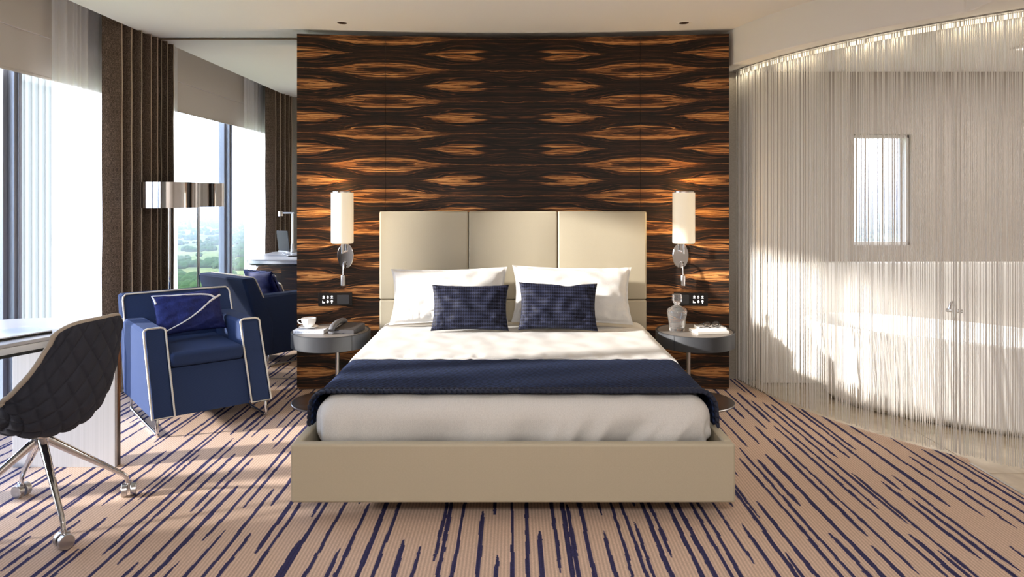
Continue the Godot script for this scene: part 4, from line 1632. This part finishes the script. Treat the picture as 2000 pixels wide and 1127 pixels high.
func desk_chair() -> void:
	var yaw := deg_to_rad(-102.0)
	var t := thing("desk_chair", "charcoal diamond quilted shell chair on steel legs with castors", "chair", Vector3(-2.0, 0, -3.07), yaw)
	var prof := smooth(PackedVector3Array([Vector3(0, 0.452, 0.29), Vector3(0, 0.44, 0.23), Vector3(0, 0.405, 0.09), Vector3(0, 0.395, -0.05), Vector3(0, 0.425, -0.15), Vector3(0, 0.51, -0.215), Vector3(0, 0.62, -0.25), Vector3(0, 0.74, -0.268), Vector3(0, 0.865, -0.28)]), 10)
	var cnt := prof.size()
	var run := PackedFloat32Array([0.0])
	for k in range(1, cnt):
		run.append(run[k - 1] + prof[k].distance_to(prof[k - 1]))
	var shell_point := func(u: float, v: float, off: float, quilt: float) -> Vector3:
		var f := v * (cnt - 1)
		var k := mini(int(f), cnt - 2)
		var c := prof[k].lerp(prof[k + 1], f - k)
		var tg := (prof[mini(k + 2, cnt - 1)] - prof[maxi(k - 1, 0)]).normalized()
		var nn := Vector3(0, -tg.z, tg.y)
		var w := lerpf(0.20, 0.255, smoothstep(0.0, 0.3, v)) * lerpf(1.0, 0.74, smoothstep(0.62, 1.0, v))
		var hs := lerpf(0.115, 0.175, smoothstep(0.05, 0.5, v)) * lerpf(1.0, 0.30, smoothstep(0.55, 1.0, v))
		var rise := pow(absf(u), 2.4)
		var p := c + Vector3(u * w * (1.0 - 0.10 * rise), 0, 0) + nn * (hs * rise)
		# drop the front and top corners so that the outline is rounded
		p -= tg * signf(v - 0.5) * 0.05 * pow(absf(u), 4.0) * smoothstep(0.75, 1.0, absf(v * 2.0 - 1.0))
		var s := lerpf(run[k], run[k + 1], f - k)
		var a := u * w * (1.0 + 0.35 * rise)
		var puff := 0.0
		if quilt > 0.0:
			var q1 := absf(sin(PI * (a / 0.085 + s / 0.125)))
			var q2 := absf(sin(PI * (a / 0.085 - s / 0.125)))
			puff = (quilt * (pow(minf(q1, q2), 0.4) - 0.4) - 0.004 * smoothstep(0.6, 1.0, rise)) * smoothstep(1.0, 0.93, absf(u)) * smoothstep(0.0, 0.03, v) * smoothstep(1.0, 0.97, v) - 0.008 * smoothstep(0.9, 1.0, absf(u))
		var slope := Vector3(-signf(u) * hs * 2.4 * pow(absf(u), 1.4) / maxf(w, 0.05), 0, 0) + nn
		return p - slope.normalized() * (off + puff)
	var b := mb()
	b.sheet(func(u: float, v: float): return shell_point.call(1.0 - u * 2.0, v, 0.020, 0.015), 140, 190, 0.0)
	put("quilted_shell", b, M.quilt, t)
	b = mb()
	b.sheet(func(u: float, v: float): return shell_point.call(u * 2.0 - 1.0, v, 0.0, 0.0), 30, 50, 0.0)
	put("lining", b, M.quilt_inside, t)
	var rim := PackedVector3Array()
	for k in 40:
		rim.append(shell_point.call(-1.0 + 2.0 * k / 40.0, 0.0, 0.009, 0.0))
	for k in 60:
		rim.append(shell_point.call(1.0, k / 60.0, 0.009, 0.0))
	for k in 40:
		rim.append(shell_point.call(1.0 - 2.0 * k / 40.0, 1.0, 0.009, 0.0))
	for k in 60:
		rim.append(shell_point.call(-1.0, 1.0 - k / 60.0, 0.009, 0.0))
	b = mb()
	b.tube(rim, 0.0105, 10, false, true)
	put("rim_piping", b, mat(rgb(176, 164, 148), 0.8), t)
	b = mb()
	b.lathe(PackedVector2Array([Vector2(0, 0.325), Vector2(0.028, 0.325), Vector2(0.032, 0.332), Vector2(0.032, 0.352), Vector2(0.06, 0.362), Vector2(0.06, 0.369), Vector2(0, 0.369)]), 28)
	put("hub", b, M.chrome, t)
	for k in 4:
		var a := PI / 4 + PI / 2 * k - yaw + 0.01
		var dir := Vector3(cos(a), 0, -sin(a))
		b = mb()
		b.tube(PackedVector3Array([dir * 0.018 + Vector3(0, 0.343, 0), dir * 0.09 + Vector3(0, 0.287, 0), dir * 0.315 + Vector3(0, 0.112, 0), dir * 0.335 + Vector3(0, 0.092, 0), dir * 0.338 + Vector3(0, 0.062, 0)]), PackedFloat32Array([0.019, 0.017, 0.0105, 0.010, 0.009]), 12)
		put("leg", b, M.chrome, t)
		var castor := Node3D.new()
		castor.name = "castor"
		t.add_child(castor, true)
		castor.position = dir * 0.345 + Vector3(0, 0.030, 0)
		castor.rotation.y = a + [1.2, 0.5, 0.9, 1.7][k]
		for s in [-1.0, 1.0]:
			b = mb(Transform3D(Basis(Vector3.RIGHT, PI / 2), Vector3(0, 0, s * 0.0185)))
			b.lathe(PackedVector2Array([Vector2(0, -0.012), Vector2(0.0275, -0.012), Vector2(0.0295, -0.010), Vector2(0.0295, 0.010), Vector2(0.0275, 0.012), Vector2(0, 0.012)]), 28, 0.5)
			put("wheel", b, M.steel, castor)
		b = mb()
		b.rbox(Vector3(0.004, 0.020, 0), Vector3(0.036, 0.026, 0.012), 0.004)
		b.tube(PackedVector3Array([Vector3(0, 0.02, 0), Vector3(0, 0.042, 0)]), 0.0105, 10)
		put("fork", b, M.steel, castor)


func floor_lamp() -> void:
	var t := thing("floor_lamp", "floor lamp with a polished chrome drum shade between drape and armchair", "floor lamp", Vector3(-2.452, 0, -5.17))
	var b := mb()
	b.lathe(PackedVector2Array([Vector2(0, 0), Vector2(0.135, 0), Vector2(0.137, 0.004), Vector2(0.135, 0.016), Vector2(0.02, 0.022), Vector2(0, 0.022)]), 40)
	put("base", b, M.chrome, t)
	b = mb()
	b.tube(PackedVector3Array([Vector3(0, 0.02, 0), Vector3(0, 1.44, 0)]), 0.010, 12)
	put("pole", b, M.chrome, t)
	b = mb()
	b.lathe(PackedVector2Array([Vector2(0.186, 1.287), Vector2(0.190, 1.287), Vector2(0.190, 1.467), Vector2(0.186, 1.467), Vector2(0.186, 1.287)]), 72)
	put("lamp_shade", b, M.chrome, t)
	b = mb()
	for k in 3:
		var a := TAU * k / 3 + 0.4
		b.tube(PackedVector3Array([Vector3(0, 1.42, 0), Vector3(cos(a) * 0.187, 1.42, sin(a) * 0.187)]), 0.003, 6)
	put("spider", b, M.chrome, t)


# ---------------------------------------------------------------- the view outside, the room being some twenty floors up

func outdoors() -> void:
	var b := lying(-60.0)
	b.extrude(PackedVector2Array([Vector2(-9000, -9000), Vector2(9000, -9000), Vector2(9000, 9000), Vector2(-9000, 9000)]), -2.0, 0.0)
	struct("land", b, M.land, "hazy pale fields far below the windows", "land")
	b = mb()
	b.m = Transform3D(Basis().scaled(Vector3(1, 0.8, 1)), Vector3.ZERO)
	b.lathe_ball()
	var mm := MultiMesh.new()
	mm.transform_format = MultiMesh.TRANSFORM_3D
	mm.mesh = b.mesh()
	var spots := []
	var r := RandomNumberGenerator.new()
	r.seed = 3
	for k in 110000:
		var far: float = 420.0 * pow(9.0, r.randf())
		var a := r.randf_range(PI * 0.55, PI * 1.45)
		if k % 8 == 0:
			a = r.randf_range(PI * 0.28, PI * 0.55)
		var p := Vector2(cos(a), sin(a)) * far
		if noise.get_noise_2d(p.x * 0.009, p.y * 0.009) + 0.35 * noise.get_noise_2d(p.x * 0.02, p.y * 0.02) > 0.02:
			var s := r.randf_range(1.8, 4.6)
			spots.append(Transform3D(Basis().scaled(Vector3(s, s * r.randf_range(0.8, 1.2), s)), Vector3(p.x, -60.0 + s * 0.5, -p.y)))
	mm.instance_count = spots.size()
	for k in spots.size():
		mm.set_instance_transform(k, spots[k])
	var w := MultiMeshInstance3D.new()
	w.name = "distant_woods"
	w.multimesh = mm
	w.material_override = M.leaves
	add_child(w)
	tag(w, "pale hazy woods spread over the distant land outside", "woods", "", "stuff")
	# a pale tower block seen through the sheer by the desk
	var t := thing("office_tower", "pale cream tower block with vertical ribs outside the window", "building", Vector3(-84.0, -60.0, -124.0), -0.5)
	put("shaft", box(Vector3(0, 60, 0), Vector3(12.5, 120, 12.5), 0.1), M.tower, t)
	for face in 2:
		for k in 12:
			var rib := put("rib", box(Vector3(0, 60, 0), Vector3(0.35, 119, 0.5), 0.05), M.tower, t)
			rib.position = Vector3(-5.9 + k * 1.07, 0, 6.4) if face == 0 else Vector3(6.4, 0, -5.9 + k * 1.07)
		for k in 36:
			var win := put("window", box(Vector3.ZERO, Vector3(0.62, 1.3, 0.1), 0.02), M.tower_dark, t)
			win.position = Vector3(-5.38 + (k % 2) * 1.07, 52.0 + (k / 2) * 2.6, 6.27) if face == 0 else Vector3(6.27, 52.0 + (k / 2) * 2.6, 5.3 - (k % 2) * 1.07)
			win.rotation.y = PI / 2 * face
	# summer haze over the land, well away from the house
	for q in [[Vector3(-4600.0, -15.0, 0.0), Vector3(8800.0, 90.0, 17000.0)], [Vector3(4000.0, -15.0, -4600.0), Vector3(8300.0, 90.0, 8800.0)]]:
		var f := FogVolume.new()
		f.name = numbered("haze")
		f.size = q[1]
		var fm := FogMaterial.new()
		fm.density = 0.00055
		fm.albedo = Color(0.93, 0.96, 1.0)
		f.material = fm
		add_child(f)
		f.position = q[0]
		tag(f, "pale summer haze over the distant land outside", "haze", "", "stuff")
